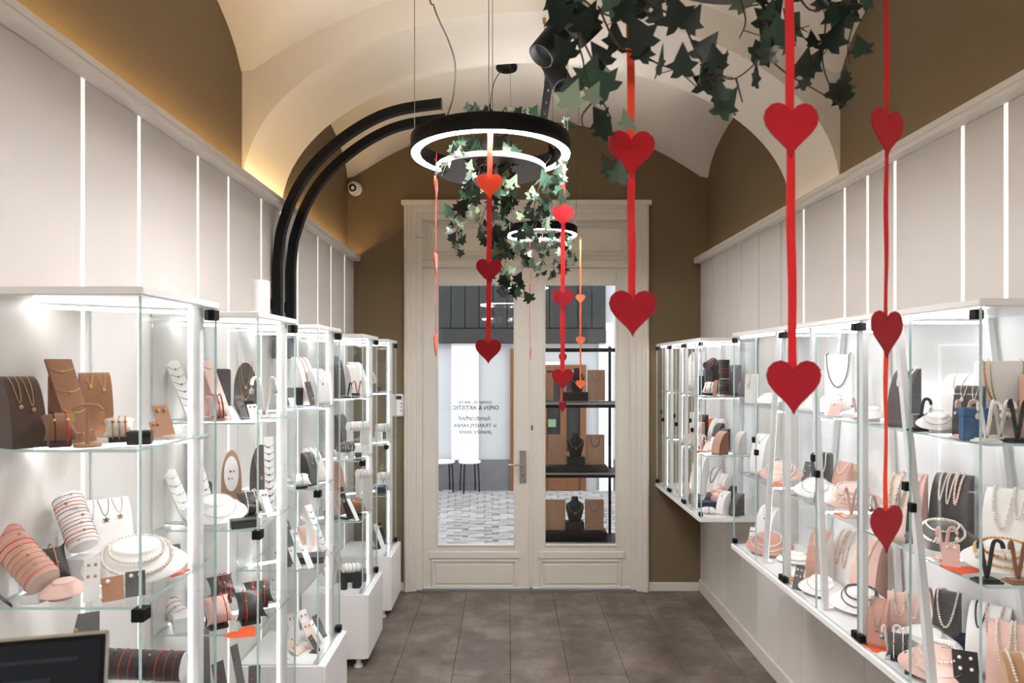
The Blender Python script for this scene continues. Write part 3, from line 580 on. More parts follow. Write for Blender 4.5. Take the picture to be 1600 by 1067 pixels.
# ================================================================== JEWELLERY DISPLAYS
WHERE = {'L1': 'tower behind the laptop', 'L2': 'tower topped by white cylinder', 'L3': 'third tower from the door', 'L4': 'second tower from the door', 'L5': 'tower by the keypad',
         'RA': 'far bay of long showcase', 'RB': 'central bay of long showcase', 'RC': 'near bay of long showcase', 'RF': 'showcase beside the door'}
LIM = {'L1': (1.735, 2.09), 'L2': (2.535, 2.89), 'L3': (3.325, 3.67), 'L4': (4.345, 4.73), 'L5': (5.195, 5.55), 'RA': (3.17, 3.79), 'RB': (2.51, 3.10), 'RC': (1.87, 2.43), 'RF': (4.51, 5.75)}
SHZ = {'T': 1.69, 'M': 1.30, 'B': .92, 'F': .47}; SHZR = {'T': 1.69, 'M': 1.31, 'B': .91}
SHN = {'T': 'top shelf', 'M': 'middle shelf', 'B': 'lower shelf', 'F': 'floor board'}
DRY = False; REG = []; CNT = [0]; CUR = [-1]; ITEMS = {}
ADJ = {0: (1, 4), 1: (15, 21), 9: (-34, 2), 10: (24, 39), 11: (0, -22), 12: (-14, -25), 13: (35, 2), 15: (-2, -2), 16: (2, 2), 17: (12, 8), 19: (15, 12), 21: (74, 15), 22: (-10, -3), 25: (36, -17), 26: (12, -23), 27: (-39, 16), 28: (0, -6), 29: (3, 46), 30: (11, 5), 31: (-32, 1), 32: (-4, -4), 33: (-41, 63), 35: (-3, 3), 36: (-22, -1), 37: (-28, -21), 38: (7, 10), 39: (-22, -7), 40: (3, -5), 41: (16, 21), 43: (18, -3), 44: (-4, 4), 45: (29, 12), 46: (0, 0), 47: (-12, 59), 48: (-1, 51), 50: (-15, 26), 52: (51, 16), 53: (-9, 17), 54: (-50, 56), 55: (29, -12), 56: (50, 15), 57: (-28, 52), 58: (-37, -33), 59: (1, -30), 60: (-29, 34), 61: (-16, 6), 62: (27, 1), 63: (-59, 46), 64: (-7, 18), 65: (8, -12), 67: (3, 21), 69: (-36, 16), 70: (-33, 19), 71: (13, -16), 72: (-4, 0), 73: (-1, 15), 74: (-39, -9), 76: (-4, 8), 77: (1, -10), 78: (9, 1), 79: (-1, 15), 80: (-57, 49), 81: (-10, 2), 82: (-2, -7), 83: (6, 3), 84: (-51, 55), 85: (17, -3), 86: (11, 16), 87: (-40, 64), 91: (3, 15), 92: (-21, -2), 93: (-5, 5), 95: (4, 30), 96: (-9, -11), 97: (11, -14), 98: (-40, 30), 99: (18, -7), 100: (-16, 23), 101: (-4, 24), 102: (-11, 22), 103: (0, -8), 104: (17, -13), 105: (-51, 19), 106: (-7, -3), 109: (-29, -15), 111: (-28, 29), 112: (-26, 15), 113: (-17, 20), 114: (-67, 34), 115: (-71, -25), 116: (3, 17), 117: (-1, -27), 118: (-4, 6), 121: (-4, -4), 125: (14, 5), 132: (-26, -10), 145: (-4, 0), 147: (-21, 72), 148: (45, 60), 150: (20, 72), 151: (4, -75), 153: (2, 75), 154: (15, 73), 155: (12, 70), 156: (36, 8), 158: (16, 73), 159: (75, -5), 160: (47, 34), 161: (62, 42), 162: (-7, 75), 163: (12, 2), 164: (6, 75), 165: (23, -51), 166: (47, 23), 167: (5, 75), 168: (12, 74), 172: (-2, 1), 175: (4, -1), 176: (-16, 18), 177: (-5, 27), 178: (68, 31), 180: (22, 7), 182: (9, -4), 189: (-3, 4), 191: (27, -2), 195: (4, -5), 196: (-6, -75), 197: (-45, 13), 198: (44, -61), 199: (26, 52), 200: (9, -74), 201: (-7, 48), 202: (-31, -68), 203: (62, 42), 204: (30, -69), 205: (-20, 36), 206: (20, -1), 207: (-1, 14), 208: (-14, -1), 209: (19, -16), 210: (-18, -6), 211: (-5, 8), 212: (11, 13), 213: (2, 0), 214: (-17, 5), 215: (21, 0), 216: (-25, 2), 217: (16, -6), 218: (32, 10), 219: (24, 11), 220: (-21, -7), 221: (-13, -7), 222: (31, -27), 223: (-3, -4), 224: (2, 58), 225: (-2, 17), 226: (-20, -4), 227: (2, -31), 228: (9, -8), 230: (-15, 4), 231: (18, -1), 232: (36, 66), 233: (-13, -74), 234: (-25, 29), 235: (39, 13), 236: (44, -40), 238: (-25, -71), 239: (-19, -70), 240: (50, -56), 241: (2, -75), 242: (22, 57), 243: (-41, 11), 244: (-9, -74), 245: (-35, -67), 246: (51, 55), 247: (-75, 0), 248: (-11, -51)}
def nudge():
    CUR[0] += 1; a = ADJ.get(CUR[0], (0, 0)); return Vector((a[0]/1000, a[1]/1000, 0))
def reg(o, case=None): ITEMS.setdefault(CUR[0], []).append((o, case)); return o
def spot_on(case, sh, px, py, rad=20.0):
    if not DRY:
        r = REG[CNT[0]]; CNT[0] += 1; q = nudge(); return Vector(r['p'])+q, r['s']
    z = (SHZ if case[0] == 'L' else SHZR)[sh]+.0007; p = on_shelf(px, py, z); a, b = LIM[case]
    p.y = max(a, min(b, p.y)); p.x = (px-CX)*p.y/F
    p.x = max(-1.235, min(-.965, p.x)) if case[0] == 'L' else max(1.33, min(1.56, p.x))
    r = rad*p.y/F; REG.append({'k': case[0]+('F' if case == 'RF' else 'N' if case[0] == 'R' else case[1])+sh, 'c': case, 'p': p, 'o': p.copy(), 's': p.y/F, 'r': r}); raise Skip
class Skip(Exception): pass
def dryable(f):
    def g(*a, **k):
        if DRY:
            try: return f(*a, **k)
            except Skip: return None
        return f(*a, **k)
    return g
def relax():
    # nudge neighbours apart on their shelf, a few centimetres at most
    keys = sorted({r['k'] for r in REG})
    for k in keys:
        g = [r for r in REG if r['k'] == k]
        for it in range(80):
            for i in range(len(g)):
                for j in range(i+1, len(g)):
                    a, b = g[i], g[j]; d = Vector((b['p'].x-a['p'].x, b['p'].y-a['p'].y, 0)); L = d.length; m = (a['r']+b['r'])*.92
                    if L < m:
                        if L < 1e-4: d = Vector((.3, 1, 0)); L = 1.0
                        u = d/L*(m-L)*.25; wa = b['r']/(a['r']+b['r']); a['p'] -= u*wa*2; b['p'] += u*(1-wa)*2
            for r in g:
                v = r['p']-r['o']; lim = .055
                if v.length > lim: r['p'] = r['o']+v*(lim/v.length)
                y0, y1 = LIM[r['c']]; q = min(r['r']*.75, (y1-y0)/2-.01)
                r['p'].y = max(y0-.02+q, min(y1+.02-q, r['p'].y))
                x0, x1 = ((-1.275, -.935) if r['c'][0] == 'L' else (1.295, 1.600)); q = min(r['r']*.8, .15)
                r['p'].x = max(x0+q, min(x1-q, r['p'].x))
SHORT = {'L1': 'laptop tower', 'L2': 'cylinder tower', 'L3': 'third tower', 'L4': 'second tower', 'L5': 'keypad tower', 'RA': 'far bay', 'RB': 'central bay', 'RC': 'near bay', 'RF': 'door showcase'}
NECKS = {}; NOW = [None]
def nlabel(o, mm, desc, case, sh):
    nm = {'pearl': 'pearl', 'pearl_pink': 'pinkish pearl', 'silver': 'silver bead', 'pewter': 'grey bead', 'amber': 'amber', 'amber_pale': 'pale amber', 'gold': 'gold bead', 'cord_black': 'black bead'}[mm]
    k = (nm, desc, case, sh); n = NECKS.get(k, 0); NECKS[k] = n+1
    t = ' '.join((nm, 'necklace on', desc+',', SHORT[case], SHN[sh].split()[0]))
    if n: t = ('second ', 'third ')[n-1]+t
    if len(t.split()) > 16: print('LONG', len(t.split()), t)
    tag(o, t, 'necklace', 'bead necklaces in the cases'); reg(o, case)
def lbl(desc, case, sh):
    NOW[0] = case; return '%s, %s, %s' % (desc, SHN[sh], WHERE[case])
def base_rot(case, rz): return math.radians((48 if case[0] == 'L' else -48) if rz is None else rz)
def beads(path, r, m='pearl', step=None, n=7, k=4, name=None, parent=None):
    P = [Vector(p) for p in path]; step = step or r*2.02; mb = MB(); acc = 0.0; mb.ball(P[0], r, 0, n, k)
    for a, b in zip(P[:-1], P[1:]):
        d = (b-a).length; t = step-acc
        while t <= d: mb.ball(a.lerp(b, t/d), r, 0, n, k); t += step
        acc = (acc+d) % step
    return mb
class Curved:      # curved front stand; local front = -y
    def __init__(s, w, h, d): s.w, s.h, s.d = w, h, d
    def at(s, x, t, off=0.0):
        y = s.d/2-s.d*math.sin(t); z = s.h*math.cos(t)
        n = Vector((0, -math.sin(t)/s.d, math.cos(t)/s.h)).normalized(); return Vector((x, y, z))+n*off
    def body(s, m, mside):
        prof = [(s.d/2, 0)]+[(s.d/2-s.d*math.sin(t), s.h*math.cos(t)) for t in [PI/2*q/14 for q in range(15)]]
        mb = MB().prism(prof, -s.w/2, s.w/2, 'x', 0, 1, True); mb.sm[0] = False; mb.sm[len(prof)-1] = False; return mb
    def loop(s, x, a, t0, t1, off, n=26):
        return [s.at(x+a*u, t0+(t1-t0)*math.sqrt(max(0, 1-u*u)), off) for u in [-math.cos(PI*q/n) for q in range(n+1)]]
@dryable
def curved(case, sh, px, py, wpx, hpx, desc, m='leatherette_white', ms=None, rz=None, neck=(), d=None, cat='jewellery stand'):
    p, s = spot_on(case, sh, px, py, wpx*.33+14); w, h = wpx*s, hpx*s; d = d or min(.10, h*.55); R = base_rot(case, rz)
    lab = lbl(desc, case, sh); e = empty('necklace_stand', p, (0, 0, R)); tag(e, lab, cat)
    c = Curved(w, h, d); c.body(m, ms).build('stand_body', [m, ms or m], e)
    for q, (kind, mm, x, a, t1) in enumerate(neck):
        if kind == 'x':       # fine chain with a flat star
            ch = MB().tube(c.loop(x*w, a*w, .12, t1, .0015), .0009, 5).build('chain', mm, e); b = c.at(x*w, t1+.10, .004)
            st_ = [((.0105 if i % 2 == 0 else .0045)*math.sin(PI*i/5), (.0105 if i % 2 == 0 else .0045)*math.cos(PI*i/5)) for i in range(10)]
            MB().prism(st_, -.001, .001, 'y', mx=Matrix.Translation(b)).build('star_pendant', mm, ch)
        elif kind == 'c':       # fine chain with pendant, pinned to the stand
            ch = MB().tube(c.loop(x*w, a*w, .12, t1, .0015), .0009, 5).build('chain', mm, e)
            b = c.at(x*w, t1+.07, .004); MB().ball(b, .0054, 0, 8, 5, sc=(1, .5, 1.2)).build('pendant', mm, ch)
        elif kind == 's':     # strap bands running over the top
            MB().tube([c.at(x*w, t, .001) for t in [.05+(t1-.05)*k/12 for k in range(13)]], .0016, 5).build('cord', mm, e)
        else:                 # bead necklace: a thing of its own
            r = .0042 if kind == 'p' else .003
            o = beads(c.loop(x*w, a*w, .10, t1, r*1.3+.0012), r).build('bead_necklace', mm, loc=p, rot=(0, 0, R))
            nlabel(o, mm, desc, case, sh)
    return e
@dryable
def bust(case, sh, px, py, wpx, desc, m='leatherette_white', rz=None, tilt=22, neck=(), asp=.72, z=0.0):
    p, s = spot_on(case, sh, px, py, wpx*.40); a = wpx*s/2; b = a*asp; p.z += z; R = base_rot(case, rz); lab = lbl(desc, case, sh)
    e = empty('necklace_bust', p, (0, 0, R)); tag(e, lab, 'bust')
    T = math.radians(tilt); lift = b*math.sin(T)+.012; hz = a*.55
    mx = Matrix.Translation((0, 0, lift)) @ Matrix.Rotation(T, 4, 'X')
    lev = [(.96, 0), (1.0, .02), (.99, .05), (.88, .20), (.75, .38), (.62, .54), (.53, .64), (.48, .70), (.465, .77), (.42, .81), (.0005, .83)]
    off = [0, 0, 0, .03, .07, .10, .12, .13, .13, .13, .13]
    MB().lathe([(r*a, z*hz) for r, z in lev], 40, sy=b/a, mx=mx, cap=True, off=[o*b for o in off]).build('bust_body', m, e)
    yb = b*.35; top = lift+yb*math.sin(T)-.002; ym = yb*math.cos(T)
    f = MB().tube([(0, ym, .010), (0, ym, max(.014, top))], a*.16, 12); f.lathe([(a*.42, 0), (a*.42, .008), (a*.38, .012), (.001, .012)], 24, mx=Matrix.Translation((0, ym*.9, 0)), cap=True)
    f.build('pedestal', m, e)
    def sp(th, k, o):    # point on the bust surface at angle th, relative radius k
        for (r0, z0), (r1, z1) in zip(lev[:-1], lev[1:]):
            if r1 <= k <= r0 and r1 != r0: f_ = (r0-k)/(r0-r1); zz = z0+(z1-z0)*f_; break
        else: zz = .06
        oo = .13*min(1, max(0, zz/.72)); return mx @ Vector((k*a*math.cos(th), k*b*math.sin(th)+oo*b, zz*hz+o))
    for (kind, mm, k0, k1) in neck:
        pts = []
        for q in range(41):
            th = PI/2+2*PI*q/40; fr = max(0, -math.sin(th)); pts.append(sp(th, k0+(k1-k0)*fr**1.2, .0075))
        if kind == 'c':
            MB().tube(pts, .0012, 5, closed=False).build('chain', mm, e)
        else:
            r = .0044 if kind == 'p' else .0032
            o = beads(pts, r).build('bead_necklace', mm, loc=p, rot=(0, 0, R))
            nlabel(o, mm, desc, case, sh)
    return e
@dryable
def ramp(case, sh, px, py, wpx, hpx, desc, m='leatherette_white', rz=None, lean=.42, chains=6, cm='silver'):
    p, s = spot_on(case, sh, px, py, wpx*.35+hpx*.14); w, h = wpx*s, hpx*s; L = h*lean
    e = empty('necklace_ramp', p, (0, 0, base_rot(case, rz))); tag(e, lbl(desc, case, sh), 'jewellery stand')
    t = .007
    MB().prism([(-L/2, 0), (-L/2+t, 0), (L/2+t, h), (L/2, h+.002)], -w/2, w/2, 'x').build('slope_board', m, e)
    MB().prism([(L/2-.012, 0), (L/2, 0), (L/2, h*.78), (L/2-.006, h*.86)], -w*.42, w*.42, 'x').build('back_prop', m, e)
    MB().box(-w*.4, w*.4, -L/2+t, L/2-.012, 0, .004).build('prop_floor', m, e)
    for q in range(chains):
        f = .9-.75*q/max(1, chains-1); c = []
        for k in range(9):
            u = -1+k/4; zz = h*f-.010*(1-u*u); c.append((u*w*.46, -L/2+L*(zz/h)-.0015, zz))
        ch = MB().tube(c, .0011, 5).build('chain', cm, e); MB().ball(c[4], .004, 0, 6, 4).build('charm', cm, ch)
    return e
@dryable
def pillow(case, sh, px, py, wpx, hpx, desc, m='leather_grey', rz=None, tilt=38, bands=('cord_red', 'cord_red'), block='card_black', roll=0, dy=0.0):
    p, s = spot_on(case, sh, px, py, wpx*.26+hpx*.20); w, l = wpx*s, hpx*s*1.15; t = min(w, l)*.36; p.y += dy
    e = empty('bracelet_cushion', p, (0, 0, base_rot(case, rz))); tag(e, lbl(desc, case, sh), 'cushion')
    T = math.radians(tilt); zc = l/2*math.sin(T)+t*math.cos(T)*.9
    mx = Matrix.Translation((0, 0, zc)) @ Matrix.Rotation(T, 4, 'X') @ Matrix.Rotation(math.radians(roll), 4, 'Z')
    mb = MB(); n = 12; vs = []; fs = []
    def P(i, j, sg):
        u = -1+2*i/n; v = -1+2*j/n; pin = 1-.24*(1-abs(u)**2.5)*abs(v)**2; pin2 = 1-.24*(1-abs(v)**2.5)*abs(u)**2
        return (w/2*u*pin2, l/2*v*pin, sg*t*(max(0, 1-abs(u)**2.6)*max(0, 1-abs(v)**2.6))**.55)
    for sg in (1, -1):
        b = len(vs)
        for i in range(n+1):
            for j in range(n+1): vs.append(P(i, j, sg))
        for i in range(n):
            for j in range(n):
                a = b+i*(n+1)+j; q = (a, a+n+1, a+n+2, a+1); fs.append(q if sg > 0 else q[::-1])
    mb.add(vs, fs, 0, True, mx).build('cushion', m, e)
    for k, bm in enumerate(bands):
        u = -.35+.7*k/max(1, len(bands)-1) if len(bands) > 1 else 0
        path = []
        for q in range(24):
            a = 2*PI*q/24; v = math.cos(a); v = max(-1, min(1, v)); zz = t*(max(0, 1-abs(u)**2.6)*max(0, 1-abs(v)**2.6))**.55
            path.append(mx @ Vector((w/2*u, l/2*v*.99, (1 if math.sin(a) >= 0 else -1)*max(zz+.0015, .002))))
        o = MB().tube(path, .0018, 5, closed=True).build('bracelet', bm, e)
        MB().ball(mx @ Vector((w/2*u, -l*.06, t+.002)), .005, 0, 7, 4).build('charm', 'gold' if k % 2 == 0 else 'silver', o)
    if block: MB().prism([(-l*.2, 0), (l*.32, 0), (l*.32, max(.01, zc*.8)), (l*.12, max(.01, zc*.62)), (-l*.2, .012)], -w*.3, w*.3, 'x').build('wedge_block', block, e)
    return e
@dryable
def roll(case, sh, A, B, r, desc, m='leatherette_white', bands=(), cap=None, foot=True, tags=0, prop='metal_white'):
    """A, B: (px, py, Y) of the axis ends"""
    if DRY: raise Skip
    q = nudge(); a, b = PX(*A)+q, PX(*B)+q; z0 = .0007+(SHZ if case[0] == 'L' else SHZR)[sh]; low = min(a.z, b.z)
    d = b-a; L = d.length; c = (a+b)/2
    e = empty('bracelet_roll', (c.x, c.y, z0)); tag(e, lbl(desc, case, sh), 'bracelet roll')
    q = d.to_track_quat('X', 'Z').to_matrix().to_4x4(); mx = Matrix.Translation((0, 0, c.z-z0)) @ q
    cyl = [(r*.96, -L/2), (r, -L/2+.003), (r, L/2-.003), (r*.96, L/2)]
    RY = Matrix.Rotation(PI/2, 4, 'Y')
    MB().lathe(cyl, 28, mx=mx @ RY).build('roll_body', m, e)
    if cap: MB().lathe([(r*.95, 0), (r*.95, .002)], 24, mx=mx @ RY @ Matrix.Translation((0, 0, L/2))).build('end_disc', cap, e)
    for k, bm in enumerate(bands):
        x = -L*.44+L*.88*k/max(1, len(bands)-1); tl_ = random.uniform(-.08, .08)
        ring = [(x+math.cos(2*PI*i/24)*r*tl_, r*1.015*math.cos(2*PI*i/24), r*1.015*math.sin(2*PI*i/24)) for i in range(24)]
        o = MB().tube(ring, random.choice((.0008, .0010, .0014)), 5, closed=True, mx=mx).build('bracelet', bm, e)
        if k % 2 == 0:
            an = random.uniform(.9, 1.7); MB().ball((x, r*1.03*math.cos(an)*-1, r*1.03*math.sin(an)), .0045, 0, 6, 4, mx=mx).build('charm', 'gold' if k % 4 else 'silver', o)
    # prop down to the shelf
    up = max(a.z, b.z)-z0; hp = c.z-z0
    if foot:
        lowp = a if a.z < b.z else b; hip = b if a.z < b.z else a
        pr = MB().box(-.018, .018, -.02, .02, 0, max(.006, hip.z-z0-r*.8), bev=.002, mx=Matrix.Translation((hip.x*.8+c.x*.2-c.x, hip.y*.8+c.y*.2-c.y, 0)))
        pr.box(-.025, .025, -.03, .03, 0, max(.008, lowp.z-z0-r*.75), bev=.002, mx=Matrix.Translation((lowp.x*.7+c.x*.3-c.x, lowp.y*.7+c.y*.3-c.y, 0))); pr.build('prop', prop, e)
    return e
@dryable
def card(case, sh, px, py, wpx, hpx, desc, m='card_white', rz=None, lean=30, studs=('gold', 'gold'), z=0.0, dy=0):
    p, s = spot_on(case, sh, px, py, wpx*.34+4); w, h = wpx*s, hpx*s*1.1; p.z += z; p.y += dy
    e = empty('earring_card', p, (0, 0, base_rot(case, rz))); tag(e, lbl(desc, case, sh), 'earring card')
    T = math.radians(lean); mx = Matrix.Rotation(-T, 4, 'X')
    MB().box(-w/2, w/2, -.0012, .0012, 0, h, mx=mx).box(-w/2, w/2, 0, h*.45, 0, .0022).build('folded_card', m, e)
    for k, sm in enumerate(studs):
        r = k//2; c = k % 2
        MB().ball(mx @ Vector(((-.22+.44*c)*w, -.004, h*(.82-.26*r))), max(.003, min(.006, w*.12)), 0, 7, 4).build('earring', sm, e)
    return e
@dryable
def tree(case, sh, px, py, hpx, desc, m='suede_pink', rz=None, jewel='silver', arms=2, z=0.0, n2=None):
    p, s = spot_on(case, sh, px, py, hpx*.22); h = hpx*s; p.z += z
    e = empty('earring_tree', p, (0, 0, base_rot(case, rz) if rz is not None else 0)); tag(e, lbl(desc, case, sh), 'earring stand')
    b = h*.28; MB().box(-b, b, -b*.75, b*.75, 0, .006, bev=.002).box(-b*.8, b*.8, -b*.55, b*.55, .006, .011, bev=.002).build('base', m, e)
    for sg in ((-1, 1) if arms == 2 else (1,)):
        path = spline([(0, 0, .01), (sg*h*.07, 0, h*.45), (sg*h*.14, 0, h*.88), (sg*h*.20, -.004, h*.99), (sg*h*.28, -.01, h*.95), (sg*h*.30, -.014, h*.82)], 5)
        MB().tube(path, h*.045, 6, flat=(.6, 1.2)).build('arm', m, e)
        pd = MB().tube([path[-1], path[-1]-Vector((0, 0, h*.10))], .0012, 5); pd.ball(path[-1]-Vector((0, 0, h*.16)), max(.006, h*.07), 0, 8, 5, sc=(1, .6, 1.2)); pd.build('earring', jewel, e)
    return e
@dryable
def tbar(case, sh, px, py, hpx, desc, m='card_tan'):
    p, s = spot_on(case, sh, px, py, hpx*.25); h = hpx*s; e = empty('earring_tree', p, (0, 0, .5)); tag(e, lbl(desc, case, sh), 'earring stand')
    MB().lathe([(h*.3, 0), (h*.3, .005), (h*.27, .008), (.001, .008)], 20).build('base', m, e)
    MB().tube([(0, 0, .006), (0, 0, h)], .005, 8).build('pole', m, e)
    MB().tube(spline([(-h*.30, 0, h*.86), (-h*.2, 0, h*.97), (0, 0, h), (h*.2, 0, h*.97), (h*.30, 0, h*.86)], 4), .0045, 8).build('arm', m, e)
    for q in (-1, 1): MB().box(-.005, .005, -.001, .001, -.026, .0, mx=Matrix.Translation((q*h*.30, -.006, h*.84))).build('earring', 'gold', e)
@dryable
def flat_heart(case, sh, px, py, wpx, desc, rz=0, m='paper_orange'):
    p, s = spot_on(case, sh, px, py, 0.0); w = wpx*s; e = heart_mesh(w, .0016).build('paper_heart', m, loc=p+Vector((0, 0, .0009)), rot=(PI/2*0, 0, math.radians(rz))); tag(e, lbl(desc, case, sh), 'paper heart')
def heart_pts(w, n=28):
    pts = []
    for q in range(n):
        t = 2*PI*q/n; pts.append((w*.5*math.sin(t)**3, w*.5*(13*math.cos(t)-5*math.cos(2*t)-2*math.cos(3*t)-math.cos(4*t))/15.0))
    return pts
def heart_mesh(w, t, axis='z'): return MB().prism(heart_pts(w), -t/2, t/2, axis)
@dryable
def box(case, sh, px, py, wpx, hpx, desc, m='suede_grey', d=.05, rz=None, lid=None, name='gift_box', cat='box', dy=0, text=None):
    p, s = spot_on(case, sh, px, py, wpx*.42); w, h = wpx*s, hpx*s; p.y += dy; e = empty(name, p, (0, 0, base_rot(case, rz))); tag(e, lbl(desc, case, sh), cat)
    MB().box(-w/2, w/2, -d/2, d/2, 0, h*.72, bev=.002).build('box_body', m, e); MB().box(-w/2-.0012, w/2+.0012, -d/2-.0012, d/2+.0012, h*.72, h, bev=.002).build('box_lid', lid or m, e)
    if text: me = text_mesh(text, w*.6, 0, False, .01); me.materials.append(M['card_white']); linked('lettering', me, e, (0, -d/2-.0006, h*.22))
    return e
@dryable
def block(case, sh, px, py, wpx, hpx, desc, m='leatherette_white', d=.03, rz=None, neck=(), arch=False, inlay=None):
    p, s = spot_on(case, sh, px, py, wpx*.36); w, h = wpx*s, hpx*s; R = base_rot(case, rz); lab = lbl(desc, case, sh); e = empty('necklace_board', p, (0, 0, R)); tag(e, lab, 'jewellery stand')
    n = 14
    if arch: out = [(-w/2, 0), (w/2, 0)]+[(w/2*math.cos(a), h*.45+h*.55*math.sin(a)) for a in [PI*q/n for q in range(n+1)]]
    else: out = [(-w/2, 0), (w/2, 0)]+[(w/2-.01+.01*math.cos(a), h-.01+.01*math.sin(a)) for a in [PI/2*q/4 for q in range(5)]]+[(-w/2+.01-.01*math.sin(a), h-.01+.01*math.cos(a)) for a in [PI/2*q/4 for q in range(5)]]
    MB().prism(out, -d/2, d/2, 'y').build('upright_board', m, e)
    MB().box(-w*.45, w*.45, d/2, d/2+.03, 0, .008).build('rear_foot', m, e)
    if inlay:
        MB().prism([(w*.36*math.cos(2*PI*q/24), h*.6+h*.30*math.sin(2*PI*q/24)) for q in range(24)], -d/2-.0022, -d/2-.0006, 'y').build('oval_card', inlay, e)
        for q, mm in enumerate(('cord_red', 'card_black', 'suede_rose', 'cord_red')): MB().ball((w*(-.12+.08*q), -d/2-.003, h*(.52+.06*((q*2) % 4))), .004, 0, 7, 4).build('charm', mm, e)
    for (kind, mm, a, bot) in neck:
        top = h-.004; pts = [(a*w*u, -d/2-.006, top-(top-h*bot)*math.sqrt(max(0, 1-u*u))) for u in [-math.cos(PI*q/26) for q in range(27)]]
        pts = [(pts[0][0], 0, h+.006)]+pts+[(pts[-1][0], 0, h+.006)]
        if kind == 'c': ch = MB().tube(pts, .0013, 5).build('chain', mm, e); MB().ball((0, -d/2-.005, h*bot-.006), .007, 0, 8, 5).build('pendant', mm, ch)
        else:
            r = .0042 if kind == 'p' else .003; o = beads(pts, r).build('bead_necklace', mm, loc=p, rot=(0, 0, R))
            nlabel(o, mm, desc, case, sh)
    return e
def place_displays():
    # ---- tower behind the laptop
    curved('L1', 'T', 14, 702, 50, 112, 'dark brown suede necklace stand with fine chains', 'suede_brown', 'suede_brown', 60, (('c', 'gold', -.2, .1, .9), ('c', 'gold', .15, .1, .95)), d=.075)
    pillow('L1', 'T', 46, 703, 50, 50, 'tan suede cushion with two charm bracelets', 'suede_tan', 40, 42, ('cord_black', 'cord_red'), 'suede_brown')
    ramp('L1', 'T', 112, 690, 44, 128, 'tall sloping brown suede ramp with thin bracelets', 'suede_tan', 72, .42, 4, 'gold')
    curved('L1', 'T', 150, 682, 42, 100, 'tan suede stand with medallion and cross pendants', 'suede_tan', 'suede_brown', 40, (('c', 'gold', -.2, .12, .62), ('c', 'gold', .22, .12, .70)), d=.08)
    tbar('L1', 'T', 137, 698, 66, 'tan wooden T-shaped stand with gold earrings')
    pillow('L1', 'T', 186, 690, 48, 34, 'white cushion with gold wire bracelets', 'cream_cloth', 30, 40, ('gold', 'gold', 'cord_red'))
    box('L1', 'T', 219, 694, 34, 21, 'small black jewellery box next to white cushion', 'card_black', d=.045, rz=20)
    card('L1', 'T', 262, 680, 26, 46, 'folded tan earring card in front corner', 'card_tan', 60, 25)
    card('L1', 'T', 247, 684, 18, 24, 'little low tan earring card', 'card_tan', 60, 20)
    roll('L1', 'M', (24, 836, 1.80), (88, 908, 1.745), .041, 'pink suede roll wound with red cord bracelets', 'suede_rose', ('cord_red', 'cord_red', 'cord_cream', 'cord_red', 'cord_red', 'gold', 'cord_rose', 'gold', 'cord_rose', 'cord_red'), 'card_beige')
    curved('L1', 'M', 88, 892, 74, 105, 'white stand with silver, grey and gold star pendants', 'leatherette_white', None, 40, (('x', 'silver', -.28, .10, .75), ('x', 'pewter', .0, .10, .66), ('x', 'gold', .27, .10, .62)), d=.10)
    pillow('L1', 'M', 92, 915, 44, 60, 'dark grey cushion with pale pink bracelet', 'leather_grey', 50, 55, ('cord_rose',), None)
    roll('L1', 'M', (121, 775, 1.98), (148, 850, 1.93), .038, 'white upright roll wound with red and black bracelets', 'leatherette_white', ('cord_black', 'cord_red', 'cord_red', 'cord_red', 'cord_black', 'gold', 'cord_rose', 'cord_red', 'cord_black', 'cord_red', 'cord_red', 'cord_black', 'cord_red'))
    bust('L1', 'M', 192, 908, 150, 'white necklace bust with two pearl rows', 'leatherette_white', 38, 20, (('p', 'pearl', .50, .66), ('p', 'pearl', .62, .88)))
    card('L1', 'M', 142, 940, 22, 62, 'tall white perforated earring card', 'card_white', 25, 22, ('gold', 'gold', 'gold', 'gold'))
    card('L1', 'M', 180, 938, 30, 34, 'short tan earring card with pearl stud', 'card_tan', 40, 28, ('pearl',))
    card('L1', 'M', 217, 932, 28, 36, 'slanted grey earring card near the glass edge', 'card_grey', 30, 30, ('pearl', 'pearl'))
    card('L1', 'M', 209, 880, 16, 28, 'small white price card behind the bust', 'card_white', 20, 25, ())
    card('L1', 'M', 272, 893, 24, 38, 'grey earring card standing on orange heart', 'card_grey', 40, 30, ('silver', 'silver'))
    card('L1', 'M', 288, 896, 18, 30, 'white earring card standing on orange heart', 'card_white', 40, 30, ('gold',))
    flat_heart('L1', 'M', 276, 893, 46, 'orange paper heart lying under earring cards', 20)
    bust('L1', 'M', 40, 945, 80, 'low pink suede tray bust in front corner', 'suede_pink', 70, 12, (), .6)
    roll('L1', 'B', (150, 1035, 1.93), (293, 1040, 1.96), .040, 'dark grey horizontal roll with red cord bracelets', 'suede_dark', ('cord_red', 'cord_black', 'cord_black', 'cord_red', 'cord_red', 'cord_black', 'cord_black', 'cord_red', 'cord_red', 'cord_red'), 'card_white')
    card('L1', 'B', 118, 1096, 44, 120, 'large grey folded necklace card behind laptop screen', 'card_grey', 30, 20, ('gold',))
    # ---- second tower
    ramp('L2', 'T', 282, 656, 28, 92, 'white ramp with seven fine silver bracelets', 'leatherette_white', 70, .55, 7, 'pewter')
    block('L2', 'T', 312, 648, 42, 72, 'charcoal upright board behind white ramp', 'suede_grey', .05, 20)
    ramp('L2', 'T', 336, 650, 24, 86, 'slim pink ramp beside charcoal board', 'suede_pink', 70, .45, 2, 'gold')
    pillow('L2', 'T', 358, 660, 32, 40, 'pink cushion with red and black bracelets', 'suede_pink', 35, 48, ('cord_red', 'cord_red', 'cord_black'), 'suede_rose')
